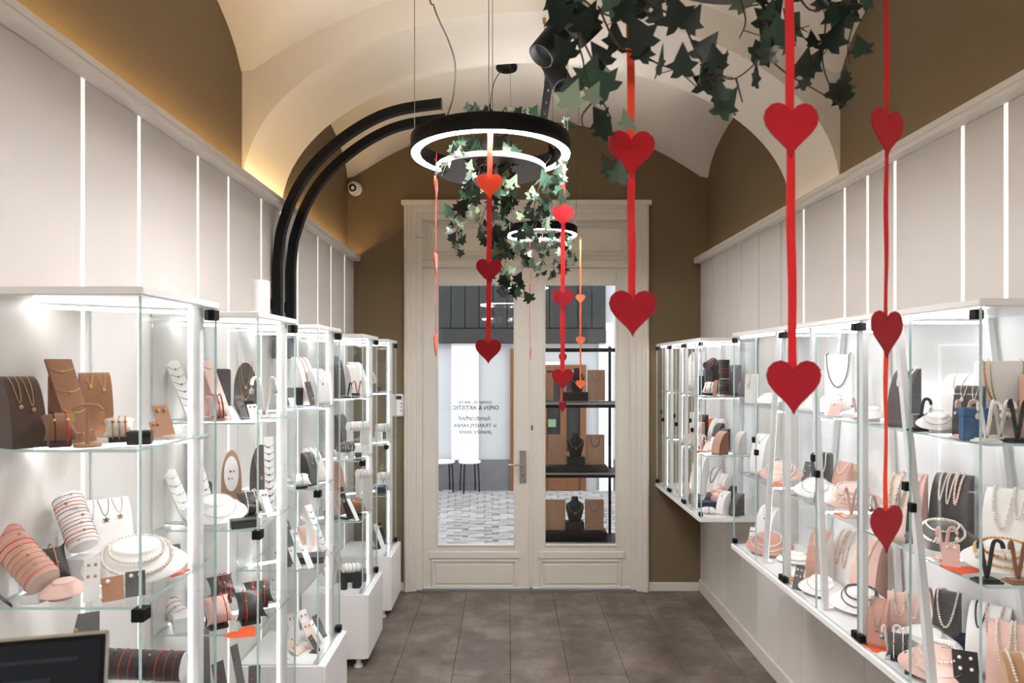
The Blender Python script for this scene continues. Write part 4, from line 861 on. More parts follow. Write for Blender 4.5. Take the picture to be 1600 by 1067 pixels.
    block('L2', 'T', 385, 647, 34, 82, 'grey rounded board with gold tree pendants', 'suede_grey', .012, 25, (('c', 'gold', .3, .3), ('c', 'gold', .2, .55)), True)
    card('L2', 'T', 378, 658, 14, 40, 'grey earring card beside pink cushion', 'card_grey', 60, 28, ('silver', 'gold', 'silver', 'gold'))
    card('L2', 'T', 393, 658, 16, 26, 'small white earring card with brown stones', 'card_white', 50, 28, ('gold', 'gold'))
    box('L2', 'T', 404, 652, 18, 26, 'black riser cube with white card on it', 'card_black', d=.04)
    tree('L2', 'T', 418, 652, 62, 'white curled earring stand', 'leatherette_white', None, 'silver')
    card('L2', 'T', 418, 658, 16, 26, 'tilted white price card near the door edge', 'card_white', 60, 40, ())
    ramp('L2', 'M', 282, 818, 26, 82, 'white ramp with silver chains on glass', 'leatherette_white', 70, .6, 6, 'silver')
    block('L2', 'M', 268, 800, 30, 46, 'grey upright board with two chains', 'suede_grey', .03, 30, (('c', 'silver', .3, .3),))
    bust('L2', 'M', 352, 820, 96, 'white necklace bust with fine chain', 'leatherette_white', 35, 24, (('c', 'silver', .5, .85),))
    ramp('L2', 'M', 322, 800, 18, 118, 'narrow white ramp with dark bracelets', 'leatherette_white', 70, .35, 8, 'pewter')
    pillow('L2', 'M', 388, 806, 36, 36, 'grey cushion with two pearl bracelets', 'leather_grey', 35, 45, ('pearl', 'pearl'))
    box('L2', 'M', 392, 795, 48, 16, 'low grey box printed with white letters', 'suede_grey', d=.08, rz=20, text='COSM')
    block('L2', 'M', 376, 796, 30, 92, 'wooden oval board with white oval card', 'wood_tan', .012, 20, (), True, 'card_white')
    pillow('L2', 'M', 402, 798, 28, 32, 'small cream cushion in front of wooden oval', 'cream_cloth', 35, 50, ('cord_cream',), None)
    ramp('L2', 'M', 420, 792, 14, 112, 'tall white strip card full of tiny earrings', 'card_white', 30, .12, 9, 'pewter')
    block('L2', 'M', 411, 792, 34, 100, 'grey oval board behind white strip', 'suede_grey', .012, 25, (('c', 'gold', .3, .5),), True)
    box('L2', 'M', 375, 825, 40, 14, 'flat dark leather case with gold tag', 'leather_grey', d=.04, rz=30)
    card('L2', 'M', 430, 808, 14, 40, 'white earring card beside the light post', 'card_white', 60, 25, ('gold', 'gold'))
    roll('L2', 'B', (250, 932, 2.68), (296, 978, 2.60), .036, 'white roll slanting down, red cord bracelets', 'leatherette_white', ('cord_red', 'cord_red', 'cord_black', 'cord_red', 'cord_rose', 'cord_red', 'cord_red', 'cord_rose'))
    pillow('L2', 'B', 342, 950, 42, 40, 'grey cushion with three red bracelets, rearmost', 'leather_grey', 40, 42, ('cord_red', 'cord_red', 'cord_red'), 'card_black')
    pillow('L2', 'B', 388, 982, 48, 46, 'grey cushion with two red bracelets beside heart', 'leather_grey', 30, 44, ('cord_red', 'cord_red'))
    pillow('L2', 'B', 404, 948, 48, 36, 'grey cushion lying behind another, gold charms', 'leather_grey', 20, 38, ('cord_red', 'cord_red'), 'card_black')
    pillow('L2', 'B', 350, 990, 46, 46, 'pink cushion with two red bracelets', 'suede_pink', 40, 40, ('cord_red', 'cord_red'))
    flat_heart('L2', 'B', 392, 992, 50, 'orange paper heart by the cushions', 60)
    box('L2', 'B', 262, 1000, 44, 24, 'open white tray box with card inside', 'card_white', d=.07, rz=30)
    card('L2', 'B', 312, 955, 20, 40, 'grey earring card behind the light post', 'card_grey', 50, 20, ())
    for q, (px, py, w, h, r, nm) in enumerate(((332, 1150, 18, 138, 30, 'tallest grey'), (350, 1158, 22, 112, 62, 'broad grey'), (372, 1165, 18, 104, 15, 'grey front'), (392, 1140, 16, 112, 70, 'narrow grey'), (346, 1172, 20, 84, 35, 'low grey'), (402, 1168, 18, 76, 55, 'lowest grey'))):
        card('L2', 'F', px, py, w, h, '%s folded card with red cord' % nm, 'card_grey', r, 14, ('cord_red',))
    # ---- third tower
    box('L3', 'T', 467, 634, 20, 28, 'dark grey riser cube', 'suede_dark', d=.05); tree('L3', 'T', 468, 632, 30, 'pair of pale earring arms on cube', 'leatherette_white', None, 'gold', z=.087)
    card('L3', 'T', 481, 634, 12, 36, 'grey earring card leaning by cube', 'card_grey', 60, 20, ('gold', 'silver', 'gold')); card('L3', 'T', 473, 636, 10, 16, 'tiny white tag card', 'card_white', 40, 40, ())
    curved('L3', 'T', 492, 629, 26, 74, 'tall white stand with red cords', 'leatherette_white', None, 60, (('s', 'cord_red', -.1, 0, 1.2), ('s', 'cord_red', .2, 0, 1.2)), d=.09)
    curved('L3', 'T', 512, 630, 24, 56, 'shorter pale grey stand', 'card_white', None, 55, (('c', 'silver', 0, .3, .9),), d=.08)
    tree('L3', 'T', 508, 635, 14, 'very small earring stand at edge', 'suede_pink', None, 'gold')
    curved('L3', 'M', 487, 762, 22, 52, 'dark grey stand turned sideways', 'suede_grey', 'suede_dark', 70, (('c', 'silver', 0, .3, .8),), d=.06)
    curved('L3', 'M', 506, 754, 22, 52, 'white stand with hanging chains', 'leatherette_white', None, 60, (('b', 'silver', 0, .25, .9),))
    pillow('L3', 'M', 508, 766, 30, 22, 'white cushion with wire bangle', 'leatherette_white', 30, 30, ('silver',)); bust('L3', 'M', 470, 762, 40, 'silver and white bangle dish', 'card_white', 60, 10, (('b', 'silver', .6, .8),))
    card('L3', 'B', 471, 858, 20, 44, 'silver toned earring card with pearls', 'card_grey', 60, 25, ('pearl', 'pearl', 'pearl')); card('L3', 'B', 487, 866, 14, 40, 'white earring card with rose stones', 'card_white', 60, 25, ('suede_pink', 'gold'))
    ramp('L3', 'B', 492, 866, 14, 76, 'white ramp with many charms', 'leatherette_white', 65, .5, 7, 'pewter'); pillow('L3', 'B', 470, 882, 28, 26, 'black cushion with thin chain', 'leather_grey', 30, 25, ('silver',))
    curved('L3', 'B', 476, 860, 26, 40, 'blush pink stand behind ramp', 'suede_pink', None, 60, (), d=.06)
    box('L3', 'B', 505, 876, 46, 10, 'flat dark tray under orange heart', 'suede_dark', d=.10, rz=10); 
    card('L3', 'B', 473, 890, 12, 34, 'white tag card with gold clip', 'card_white', 60, 30, ('gold',)); card('L3', 'B', 497, 888, 12, 34, 'second white tag card with gold clip, nearer post', 'card_white', 60, 30, ('gold',))
    for q, (px, py, w, h, m_, nm) in enumerate(((463, 1006, 16, 42, 'card_white', 'tall white'), (478, 1020, 26, 20, 'card_beige', 'flat beige'), (490, 1000, 16, 44, 'card_white', 'leaning white'), (503, 1012, 18, 40, 'card_beige', 'folded beige'), (513, 996, 14, 34, 'card_grey', 'grey'), (496, 1030, 26, 18, 'card_beige', 'front beige'), (520, 1018, 14, 26, 'card_grey', 'small grey'), (528, 1004, 12, 34, 'card_white', 'slim white'), (470, 1034, 24, 16, 'card_white', 'low white'))):
        card('L3', 'F', px, py, w, h, '%s earring card on the lacquered base' % nm, m_, 40+q*7, 32 if h > 22 else 60, ('gold', 'silver'))
    # ---- fourth tower
    curved('L4', 'T', 535, 622, 20, 66, 'dark grey tall stand', 'suede_grey', 'suede_dark', 65, (('c', 'silver', 0, .3, .9),), d=.07)
    curved('L4', 'T', 545, 620, 22, 50, 'white stand, smaller of two', 'leatherette_white', None, 60, (), d=.07); curved('L4', 'T', 561, 616, 24, 52, 'white stand with rose chains', 'leatherette_white', None, 60, (('s', 'cord_rose', 0, 0, 1.2),), d=.08)
    tree('L4', 'T', 551, 622, 26, 'coral pink earring arms', 'suede_rose', None, 'pearl'); tree('L4', 'T', 539, 624, 24, 'black wire earring arm', 'card_black', None, 'silver', 1)
    box('L4', 'T', 558, 624, 10, 8, 'tiny dark ring box', 'suede_dark', d=.03)
    curved('L4', 'M', 538, 705, 20, 60, 'grey stand with silver chains', 'suede_grey', 'suede_dark', 65, (('b', 'silver', 0, .28, .9),), d=.07)
    roll('L4', 'M', (541, 667, 4.52), (572, 666, 4.62), .032, 'white horizontal roll with thin bands', 'leatherette_white', ('silver', 'gold', 'cord_red', 'silver', 'cord_rose', 'silver', 'gold'))
    roll('L4', 'M', (533, 700, 4.40), (553, 697, 4.48), .034, 'grey roll covered in silver bangles', 'suede_grey', ('silver', 'pearl', 'silver', 'silver', 'pearl', 'silver'))
    box('L4', 'M', 562, 712, 24, 16, 'white card box tied with dark band', 'card_white', d=.05, rz=30); card('L4', 'M', 540, 714, 16, 12, 'low white bracelet card', 'card_white', 40, 40, ('silver',)); box('L4', 'M', 556, 714, 8, 7, 'tiny grey ring box', 'suede_grey', d=.03)
    curved('L4', 'B', 540, 806, 26, 84, 'rose pink tall stand', 'suede_rose', 'suede_pink', 60, (('c', 'gold', 0, .3, .8),), d=.09)
    roll('L4', 'B', (558, 741, 4.55), (577, 741, 4.62), .030, 'white roll with red bands', 'leatherette_white', ('cord_red', 'silver', 'cord_red', 'cord_rose'))
    pillow('L4', 'B', 560, 806, 30, 26, 'brown patterned cushion with wires', 'suede_tan', 30, 30, ('silver', 'gold')); card('L4', 'B', 548, 812, 12, 48, 'black framed earring card', 'card_black', 65, 22, ('pearl', 'pearl', 'pearl')); card('L4', 'B', 562, 812, 8, 34, 'white bent earring card', 'card_white', 65, 30, ())
    pillow('L4', 'B', 534, 814, 22, 30, 'salmon cushion leaning on black card', 'suede_rose', 50, 50, ('gold',))
    box('L4', 'F', 552, 906, 44, 14, 'black low display step', 'card_black', d=.10, rz=10)
    roll('L4', 'F', (535, 888, 4.40), (562, 886, 4.46), .030, 'white roll with black and rose bangles', 'leatherette_white', ('cord_rose', 'cord_black', 'cord_black', 'cord_black', 'silver'), None, True, 0, 'card_black')
    pillow('L4', 'F', 552, 888, 26, 16, 'black cushion with big silver cuff', 'leather_grey', 20, 20, ('silver', 'silver')); roll('L4', 'F', (513, 893, 4.52), (530, 890, 4.55), .030, 'cream roll with rose bangles', 'cream_cloth', ('cord_rose', 'cord_rose', 'gold')); tree('L4', 'F', 528, 890, 24, 'blush earring arms behind the roll', 'suede_pink', None, 'gold')
    # ---- tower by the keypad
    curved('L5', 'T', 590, 616, 14, 34, 'white stand with dark bracelet', 'leatherette_white', None, 60, (('s', 'cord_black', 0, 0, 1.2),), d=.06); pillow('L5', 'T', 598, 616, 12, 16, 'dark brown cushion', 'suede_brown', 40, 35, ('gold',))
    roll('L5', 'M', (591, 669, 5.35), (612, 668, 5.40), .033, 'white roll with pearl and black bands', 'leatherette_white', ('cord_black', 'silver', 'cord_black', 'gold', 'silver')); card('L5', 'M', 600, 692, 12, 24, 'white slanted bracelet card', 'card_white', 60, 40, ('silver',)); card('L5', 'M', 608, 690, 10, 18, 'second white bracelet card near post', 'card_white', 60, 40, ())
    roll('L5', 'B', (591, 744, 5.35), (606, 744, 5.40), .030, 'white roll with red bands', 'leatherette_white', ('cord_red', 'cord_red', 'cord_rose')); box('L5', 'B', 597, 768, 18, 10, 'navy blue gift box', 'navy', d=.07, rz=20); pillow('L5', 'B', 595, 764, 16, 10, 'pink cushion on navy box', 'suede_pink', 20, 20, ('gold',), None)
    for q, (px, h) in enumerate(((592, 36), (598, 34), (604, 32))): card('L5', 'F', px, 858-q*4, 10, h, '%s black backed earring card in a row of three' % ('foremost', 'middle', 'rear')[q], 'card_black' if q != 1 else 'card_white', 55, 28, ('pearl', 'pearl'))
    # ---- showcase beside the door
    curved('RF', 'T', 1092, 613, 24, 64, 'tall white stand with earrings', 'leatherette_white', None, -60, (('c', 'silver', 0, .3, .6),), d=.10)
    curved('RF', 'T', 1121, 614, 18, 52, 'olive grey tall stand behind dark roll', 'suede_grey', 'suede_dark', -60, (), d=.08); curved('RF', 'T', 1108, 615, 16, 40, 'white stand under striped dark roll', 'leatherette_white', 'card_white', -60, (('c', 'pewter', 0, .3, .7),), d=.07)
    roll('RF', 'T', (1101, 572, 4.80), (1113, 565, 4.86), .030, 'short dark roll with copper bands', 'suede_dark', ('cord_red', 'gold', 'cord_red', 'cord_red'), None, True, 0, 'suede_dark')
    roll('RF', 'T', (1132, 616, 4.62), (1132, 562, 4.62), .033, 'upright dark roll ringed with red cords', 'suede_dark', ('cord_red', 'cord_black', 'cord_red', 'silver', 'pearl', 'cord_black', 'cord_red', 'cord_red', 'cord_black', 'cord_red'), None, False)
    curved('RF', 'T', 1146, 617, 16, 46, 'pale grey curved stand', 'card_beige', 'suede_grey', -60, (('c', 'silver', 0, .3, .6),), d=.08); curved('RF', 'T', 1162, 618, 18, 48, 'grey stand next to end glass', 'suede_grey', 'suede_dark', -60, (('c', 'silver', 0, .3, .6),), d=.08)
    pillow('RF', 'T', 1108, 618, 20, 22, 'white cushion with red string', 'leatherette_white', -30, 35, ('cord_red', 'cord_black')); card('RF', 'T', 1116, 619, 6, 24, 'slim pink earring card', 'card_tan', -40, 18, ())
    pillow('RF', 'T', 1103, 614, 14, 18, 'small grey cushion with orange string', 'leather_grey', -30, 50, ('cord_red',)); curved('RF', 'T', 1096, 617, 10, 30, 'navy blue narrow stand', 'navy', 'navy', -60, (), d=.05)
    roll('RF', 'T', (1078, 607, 5.0), (1085, 592, 5.05), .026, 'little white tilted roll', 'leatherette_white', ('cord_rose', 'cord_rose', 'silver')); flat_heart('RF', 'T', 1088, 614, 24, 'small red paper heart', 30, 'paper_orange')
    pillow('RF', 'T', 1156, 619, 16, 24, 'grey cushion with coral bands', 'suede_grey', -30, 50, ('cord_red', 'cord_red'))
    block('RF', 'M', 1088, 690, 20, 46, 'upright white board', 'leatherette_white', .04, -60)
    curved('RF', 'M', 1106, 694, 16, 46, 'dark brown stand with gold pin', 'suede_brown', 'suede_dark', -60, (), d=.09); curved('RF', 'M', 1098, 698, 16, 38, 'blush pink stand before brown one', 'suede_pink', 'suede_rose', -60, (('c', 'gold', 0, .3, .7),), d=.09)
    curved('RF', 'M', 1118, 698, 12, 38, 'slim grey leaning stand', 'suede_grey', 'suede_dark', -60, (), d=.08); curved('RF', 'M', 1128, 693, 12, 38, 'orange narrow stand', 'paper_orange', 'paper_orange', -60, (), d=.05); curved('RF', 'M', 1138, 697, 20, 42, 'white broad stand', 'leatherette_white', 'card_white', -60, (('s', 'silver', 0, 0, 1.1),), d=.09)
    curved('RF', 'M', 1126, 704, 14, 34, 'grey stand in front of white', 'suede_grey', 'suede_dark', -60, (), d=.09); curved('RF', 'M', 1138, 711, 16, 36, 'salmon stand at the front edge', 'suede_rose', 'suede_tan', -60, (), d=.09); curved('RF', 'M', 1147, 711, 12, 36, 'thin white stand beside salmon one', 'leatherette_white', 'card_white', -60, (), d=.08)
    pillow('RF', 'M', 1088, 700, 24, 22, 'white cushion with dark strings', 'leatherette_white', -30, 35, ('cord_black', 'cord_black')); pillow('RF', 'M', 1066, 694, 18, 16, 'second white cushion further in', 'leatherette_white', -30, 30, ('cord_black',))
    tree('RF', 'M', 1104, 706, 24, 'pink earring arms', 'suede_pink', None, 'pearl'); card('RF', 'M', 1112, 704, 8, 20, 'pale tag card leaning', 'card_white', -40, 30, ()); flat_heart('RF', 'M', 1090, 704, 26, 'orange paper heart', 30); card('RF', 'M', 1088, 707, 8, 18, 'slanted beige tag card', 'card_beige', -40, 40, ())
    curved('RF', 'B', 1092, 776, 22, 66, 'tall white stand at rear', 'leatherette_white', 'card_white', -60, (('c', 'gold', 0, .3, .6),), d=.10)
    block('RF', 'B', 1105, 770, 16, 34, 'dark grey oval board with gold chain', 'suede_grey', .012, -40, (('c', 'gold', .25, .5),), True)
    curved('RF', 'B', 1123, 782, 18, 48, 'white stand with dark bead string', 'leatherette_white', 'card_white', -60, (('b', 'pewter', 0, .35, 1.0),), d=.09); curved('RF', 'B', 1136, 788, 20, 46, 'white stand with tiny chain', 'leatherette_white', 'card_white', -60, (('c', 'silver', 0, .3, .9),), d=.09)
    curved('RF', 'B', 1146, 794, 10, 34, 'brown small stand', 'suede_brown', 'suede_dark', -60, (), d=.06); curved('RF', 'B', 1134, 806, 14, 36, 'white stand at front corner', 'leatherette_white', 'card_white', -60, (('c', 'silver', 0, .3, .6),), d=.08); curved('RF', 'B', 1143, 808, 12, 34, 'dark grey stand at front corner', 'suede_grey', 'suede_dark', -60, (), d=.09)
    pillow('RF', 'B', 1112, 780, 16, 26, 'white cushion with dark band', 'leatherette_white', -30, 45, ('cord_black', 'cord_black')); roll('RF', 'B', (1100, 772, 4.85), (1109, 762, 4.9), .030, 'blush roll with red band, behind', 'suede_pink', ('cord_red', 'cord_red')); roll('RF', 'B', (1109, 782, 4.72), (1120, 770, 4.77), .034, 'blush roll with dark bands, in front', 'suede_pink', ('cord_black', 'cord_red', 'cord_black'))
    pillow('RF', 'B', 1106, 788, 22, 16, 'grey cushion with red string', 'suede_grey', -30, 30, ('cord_red',)); pillow('RF', 'B', 1092, 790, 24, 16, 'grey cushion beside the glass', 'suede_grey', -30, 25, ('cord_red',)); pillow('RF', 'B', 1084, 768, 18, 24, 'rose cushion with black string', 'suede_rose', -30, 45, ('cord_black',)); pillow('RF', 'B', 1080, 784, 20, 16, 'pale pink cushion low at glass', 'suede_pink', -30, 25, ('cord_rose',)); pillow('RF', 'B', 1058, 768, 26, 16, 'cream cushion towards the door', 'cream_cloth', -30, 25, ('cord_red',)); pillow('RF', 'B', 1070, 776, 18, 14, 'salmon cushion towards the door', 'suede_rose', -30, 25, ('cord_rose',))
    box('RF', 'B', 1106, 798, 38, 11, 'navy blue flat box', 'navy', d=.09, rz=-5, lid='navy'); pillow('RF', 'B', 1112, 808, 24, 12, 'white cone shaped cushion with dark cuff', 'leatherette_white', -10, 12, ('cord_black',), None)
    # ---- far bay of long showcase
    block('RA', 'T', 1166, 630, 18, 46, 'white board with silver hoop', 'leatherette_white', .04, -70, (('c', 'silver', .35, .6),)); bust('RA', 'T', 1190, 634, 40, 'white bust near the end glass', 'leatherette_white', -40, 22)
    curved('RA', 'M', 1170, 742, 24, 64, 'silvery white stand at end glass', 'card_white', 'card_white', -60, (('c', 'silver', 0, .3, .6),), d=.08)
    bust('RA', 'M', 1224, 754, 66, 'pink bust with pearl rows', 'suede_pink', -35, 24, (('b', 'pearl', .5, .7), ('b', 'pearl', .62, .9))); flat_heart('RA', 'M', 1209, 757, 26, 'orange paper heart by the post', -30); tree('RA', 'M', 1208, 746, 30, 'silver heart shaped earring wire', 'silver', None, 'silver'); card('RA', 'M', 1246, 756, 12, 34, 'taupe earring card beside pink bust', 'card_grey', -50, 25, ('silver', 'silver', 'silver'))
    card('RA', 'B', 1168, 856, 10, 32, 'white strip card with studs', 'card_white', -40, 25, ('gold', 'gold', 'gold')); bust('RA', 'B', 1198, 864, 72, 'pink bust with baroque pearl chain', 'suede_rose', -35, 22, (('p', 'pearl', .5, .72), ('b', 'pearl', .7, .9))); bust('RA', 'B', 1226, 884, 60, 'flat white oval dish with bracelet', 'leatherette_white', -35, 6, (('b', 'silver', .7, .9),), .5)
    flat_heart('RA', 'B', 1228, 905, 34, 'orange paper heart on the board', -20); curved('RA', 'B', 1178, 850, 30, 62, 'silver white stand by the end glass', 'card_white', 'card_white', -60, (('c', 'silver', 0, .3, .7),), d=.09)
    # ---- central bay
    block('RB', 'T', 1312, 646, 40, 92, 'tall white board with grey bead string', 'leatherette_white', .04, -45, (('b', 'pewter', .42, .45),)); bust('RB', 'T', 1296, 648, 60, 'white bust in front of tall board', 'leatherette_white', -38, 26, (('c', 'silver', .5, .85),)); bust('RB', 'T', 1322, 660, 50, 'low white bust by the pink arms', 'leatherette_white', -38, 20)
    tree('RB', 'T', 1316, 656, 34, 'pink earring arms with crystal drops', 'suede_pink', None, 'silver'); card('RB', 'T', 1272, 642, 12, 34, 'pink earring card by the leaning post', 'suede_pink', -50, 22, ('silver', 'silver', 'silver')); card('RB', 'T', 1296, 650, 18, 22, 'short pink earring card', 'suede_pink', -50, 30, ('pearl',))
    curved('RB', 'T', 1250, 636, 26, 64, 'white stand with black bead string', 'leatherette_white', 'card_white', -60, (('b', 'cord_black', 0, .35, .8),), d=.08)
    bust('RB', 'M', 1266, 776, 66, 'white bust with fine chain', 'leatherette_white', -35, 24, (('c', 'silver', .5, .85),)); block('RB', 'M', 1284, 766, 28, 68, 'charcoal board with two white strings', 'suede_dark', .05, -40, (('b', 'pearl', .3, .5),)); box('RB', 'M', 1313, 772, 38, 52, 'pale yellow folded card', 'yellow_card', d=.02, rz=-35, name='folded_card', cat='card')
    bust('RB', 'M', 1320, 796, 84, 'pink bust with pearl collar', 'suede_pink', -35, 24, (('p', 'pearl', .48, .66), ('c', 'silver', .6, .9))); tree('RB', 'M', 1326, 808, 46, 'pink earring arms with pearl drops', 'suede_pink', None, 'pearl'); flat_heart('RB', 'M', 1312, 806, 46, 'orange paper heart under the pink arms', -35); card('RB', 'M', 1260, 784, 12, 26, 'grey earring card at the shelf edge', 'card_grey', -40, 30, ('silver',)); curved('RB', 'M', 1298, 766, 24, 56, 'rose stand behind yellow card', 'suede_rose', 'suede_rose', -60, (('b', 'pearl', 0, .35, .8),), d=.06)
    bust('RB', 'B', 1262, 912, 66, 'white bust with curled chain', 'leatherette_white', -35, 16, (('c', 'silver', .5, .85),)); card('RB', 'B', 1264, 918, 14, 34, 'dark earring card with pearls', 'card_grey', -50, 24, ('pearl', 'pearl', 'pearl', 'pearl')); bust('RB', 'B', 1288, 948, 90, 'white bust wearing dark grey bead strands', 'leatherette_white', -35, 14, (('p', 'pewter', .45, .62), ('b', 'pewter', .5, .86)))
    curved('RB', 'B', 1300, 900, 36, 80, 'white stand with three pinkish pearl strings', 'leatherette_white', 'card_white', -55, (('p', 'pearl_pink', -.2, .12, 1.15), ('p', 'pearl_pink', .1, .12, 1.2)), d=.10); curved('RB', 'B', 1330, 924, 38, 92, 'pink stand with pearl string', 'suede_pink', 'suede_rose', -55, (('p', 'pearl', -.1, .3, 1.1),), d=.11); curved('RB', 'B', 1268, 880, 30, 84, 'rose and white tall stand with pearls', 'suede_rose', 'leatherette_white', -55, (('b', 'pearl', 0, .3, .8),), d=.09)
    card('RB', 'B', 1310, 912, 16, 22, 'white price tag with small print, behind chain bust', 'card_white', -30, 40, ()); card('RB', 'B', 1298, 962, 22, 44, 'white tag strip with pearl studs', 'card_white', -45, 48, ('silver', 'silver', 'silver', 'silver')); card('RB', 'B', 1262, 888, 16, 24, 'white tag beside the rose stand', 'card_white', -40, 40, ('silver',))
    # ---- near bay
    bust('RC', 'T', 1372, 682, 64, 'white bust with layered chains', 'leatherette_white', -38, 26, (('c', 'silver', .5, .85),), .72, 0.0); box('RC', 'T', 1390, 672, 44, 24, 'charcoal riser box', 'suede_dark', d=.06, rz=-30); curved('RC', 'T', 1380, 668, 34, 92, 'charcoal stand with pearl loops', 'suede_grey', 'suede_dark', -60, (('b', 'pearl', -.1, .14, .8), ('b', 'pearl', .25, .14, .8)), d=.08)
    tree('RC', 'T', 1418, 676, 52, 'black earring pole by the leaning post', 'card_black', None, 'silver', 1); curved('RC', 'T', 1448, 676, 44, 92, 'white stand with pale chain', 'leatherette_white', 'card_white', -55, (('c', 'silver', 0, .2, .8),), d=.10); tree('RC', 'T', 1434, 682, 58, 'rose gold earring arms with crystal drops', 'suede_pink', None, 'silver')
    curved('RC', 'T', 1466, 680, 38, 78, 'charcoal stand with hanging earrings', 'suede_grey', 'suede_dark', -45, (('c', 'pearl', -.2, .1, .7), ('c', 'pearl', .2, .1, .75)), d=.06); tree('RC', 'T', 1470, 686, 60, 'white earring arms before charcoal stand', 'leatherette_white', None, 'gold'); tree('RC', 'T', 1496, 690, 62, 'white earring arms with grey stones', 'leatherette_white', None, 'silver'); tree('RC', 'T', 1519, 692, 62, 'white earring arms nearest the corner edge', 'leatherette_white', None, 'pearl')
    block('RC', 'T', 1528, 682, 72, 118, 'large white board with crossed bead strings', 'leatherette_white', .05, -20, (('b', 'amber', .42, .35), ('c', 'gold', .3, .3))); box('RC', 'T', 1552, 690, 36, 52, 'blue jewellery card box', 'blue_card', d=.03, rz=-10, name='card_box'); tree('RC', 'T', 1562, 694, 66, 'black earring arms with silver pendants', 'card_black', None, 'silver')
    curved('RC', 'T', 1592, 690, 52, 104, 'rose suede stand with pearl string and star', 'suede_rose', 'suede_tan', -35, (('p', 'pearl', 0, .28, .75), ('c', 'silver', 0, .15, .9)), d=.09)
    curved('RC', 'M', 1366, 826, 40, 92, 'pink stand with big pearl string', 'suede_pink', 'suede_rose', -45, (('p', 'pearl', 0, .34, .95),), d=.09); curved('RC', 'M', 1392, 836, 34, 96, 'pale stand with two pearl strings', 'card_beige', 'card_grey', -50, (('p', 'pearl', -.15, .2, 1.1), ('b', 'silver', .2, .15, 1.0)), d=.09); tree('RC', 'M', 1357, 830, 58, 'white earring arms beside joint post', 'leatherette_white', None, 'silver')
    bust('RC', 'M', 1420, 842, 70, 'charcoal bust with pearl drop', 'suede_grey', -35, 24, (('c', 'gold', .5, .7),)); curved('RC', 'M', 1486, 836, 50, 94, 'charcoal stand with three pearl strings', 'suede_grey', 'suede_dark', -50, (('b', 'pearl', -.22, .08, .95), ('b', 'pearl', .0, .08, 1.0), ('p', 'pearl_pink', .22, .08, 1.0)), d=.10)
    bust('RC', 'M', 1474, 872, 108, 'large charcoal bust with long pearl string', 'suede_grey', -32, 16, (('p', 'pearl', .5, .84), ('b', 'pearl', .42, .5))); tree('RC', 'M', 1442, 880, 54, 'pink earring arms with white drops', 'suede_pink', None, 'pearl'); card('RC', 'M', 1452, 884, 24, 34, 'pink earring card with pearl studs', 'suede_pink', -30, 30, ('pearl', 'pearl'))
    curved('RC', 'M', 1562, 868, 60, 104, 'white stand with two pearl loops', 'leatherette_white', 'card_white', -45, (('p', 'pearl', -.1, .22, 1.1), ('p', 'pearl', .25, .14, .9)), d=.11); bust('RC', 'M', 1545, 898, 116, 'white bust with amber bead necklaces', 'leatherette_white', -30, 18, (('p', 'amber', .52, .66), ('p', 'amber_pale', .66, .88)))
    flat_heart('RC', 'M', 1502, 894, 56, 'orange paper heart beneath the shelf front', -30); tree('RC', 'M', 1553, 908, 66, 'black earring arms with pearl drops', 'card_black', None, 'pearl'); tree('RC', 'M', 1576, 918, 66, 'brown suede earring arms with shell drops', 'suede_tan', None, 'pearl')
    curved('RC', 'B', 1378, 948, 52, 74, 'pink stand with pearl loops and crosses', 'suede_pink', 'suede_rose', -30, (('p', 'pearl', -.18, .16, .95), ('p', 'pearl', .18, .16, .95)), d=.08); pillow('RC', 'B', 1370, 930, 34, 36, 'grey cushion with two pearl bracelets', 'suede_grey', -30, 55, ('pearl', 'pearl'), 'navy'); curved('RC', 'B', 1354, 946, 26, 70, 'pink stand with long silver chain', 'suede_rose', 'suede_rose', -40, (('c', 'silver', 0, .3, 1.1),), d=.07)
    curved('RC', 'B', 1438, 974, 34, 86, 'charcoal stand with pearl edge', 'suede_grey', 'suede_dark', -40, (('p', 'pearl', 0, .4, 1.1),), d=.09); bust('RC', 'B', 1372, 1006, 100, 'broad white bust with draped chains', 'leatherette_white', -32, 20, (('c', 'silver', .5, .85), ('c', 'silver', .45, .65))); flat_heart('RC', 'B', 1354, 1002, 48, 'orange paper heart at front edge', -20)
    card('RC', 'B', 1378, 1030, 20, 30, 'grey earring card with silver flower', 'card_grey', -30, 32, ('silver', 'silver')); tree('RC', 'B', 1398, 1010, 48, 'white earring arms with long drops', 'leatherette_white', None, 'silver'); card('RC', 'B', 1422, 1042, 30, 56, 'white printed price card by the post', 'card_white', -35, 40, ('silver', 'silver', 'silver'))
    box('RC', 'B', 1460, 985, 34, 30, 'navy box under pink earring arms', 'navy', d=.06, rz=-20); tree('RC', 'B', 1458, 985, 54, 'pink earring arms standing on navy box', 'suede_pink', None, 'pearl', z=.064); bust('RC', 'B', 1472, 1054, 112, 'large pink bust with pearl string and chain', 'suede_pink', -32, 16, (('p', 'pearl', .45, .56), ('c', 'silver', .55, .92)))
    curved('RC', 'B', 1515, 1034, 52, 100, 'white stand with black and pearl strings', 'leatherette_white', 'card_white', -45, (('b', 'cord_black', -.2, .14, .8), ('p', 'pearl_pink', .12, .2, 1.0)), d=.10); curved('RC', 'B', 1566, 1068, 66, 104, 'pink stand with two pearl loops', 'suede_pink', 'suede_brown', -40, (('p', 'pearl', -.2, .14, 1.05), ('p', 'pearl', .14, .14, 1.0)), d=.11)
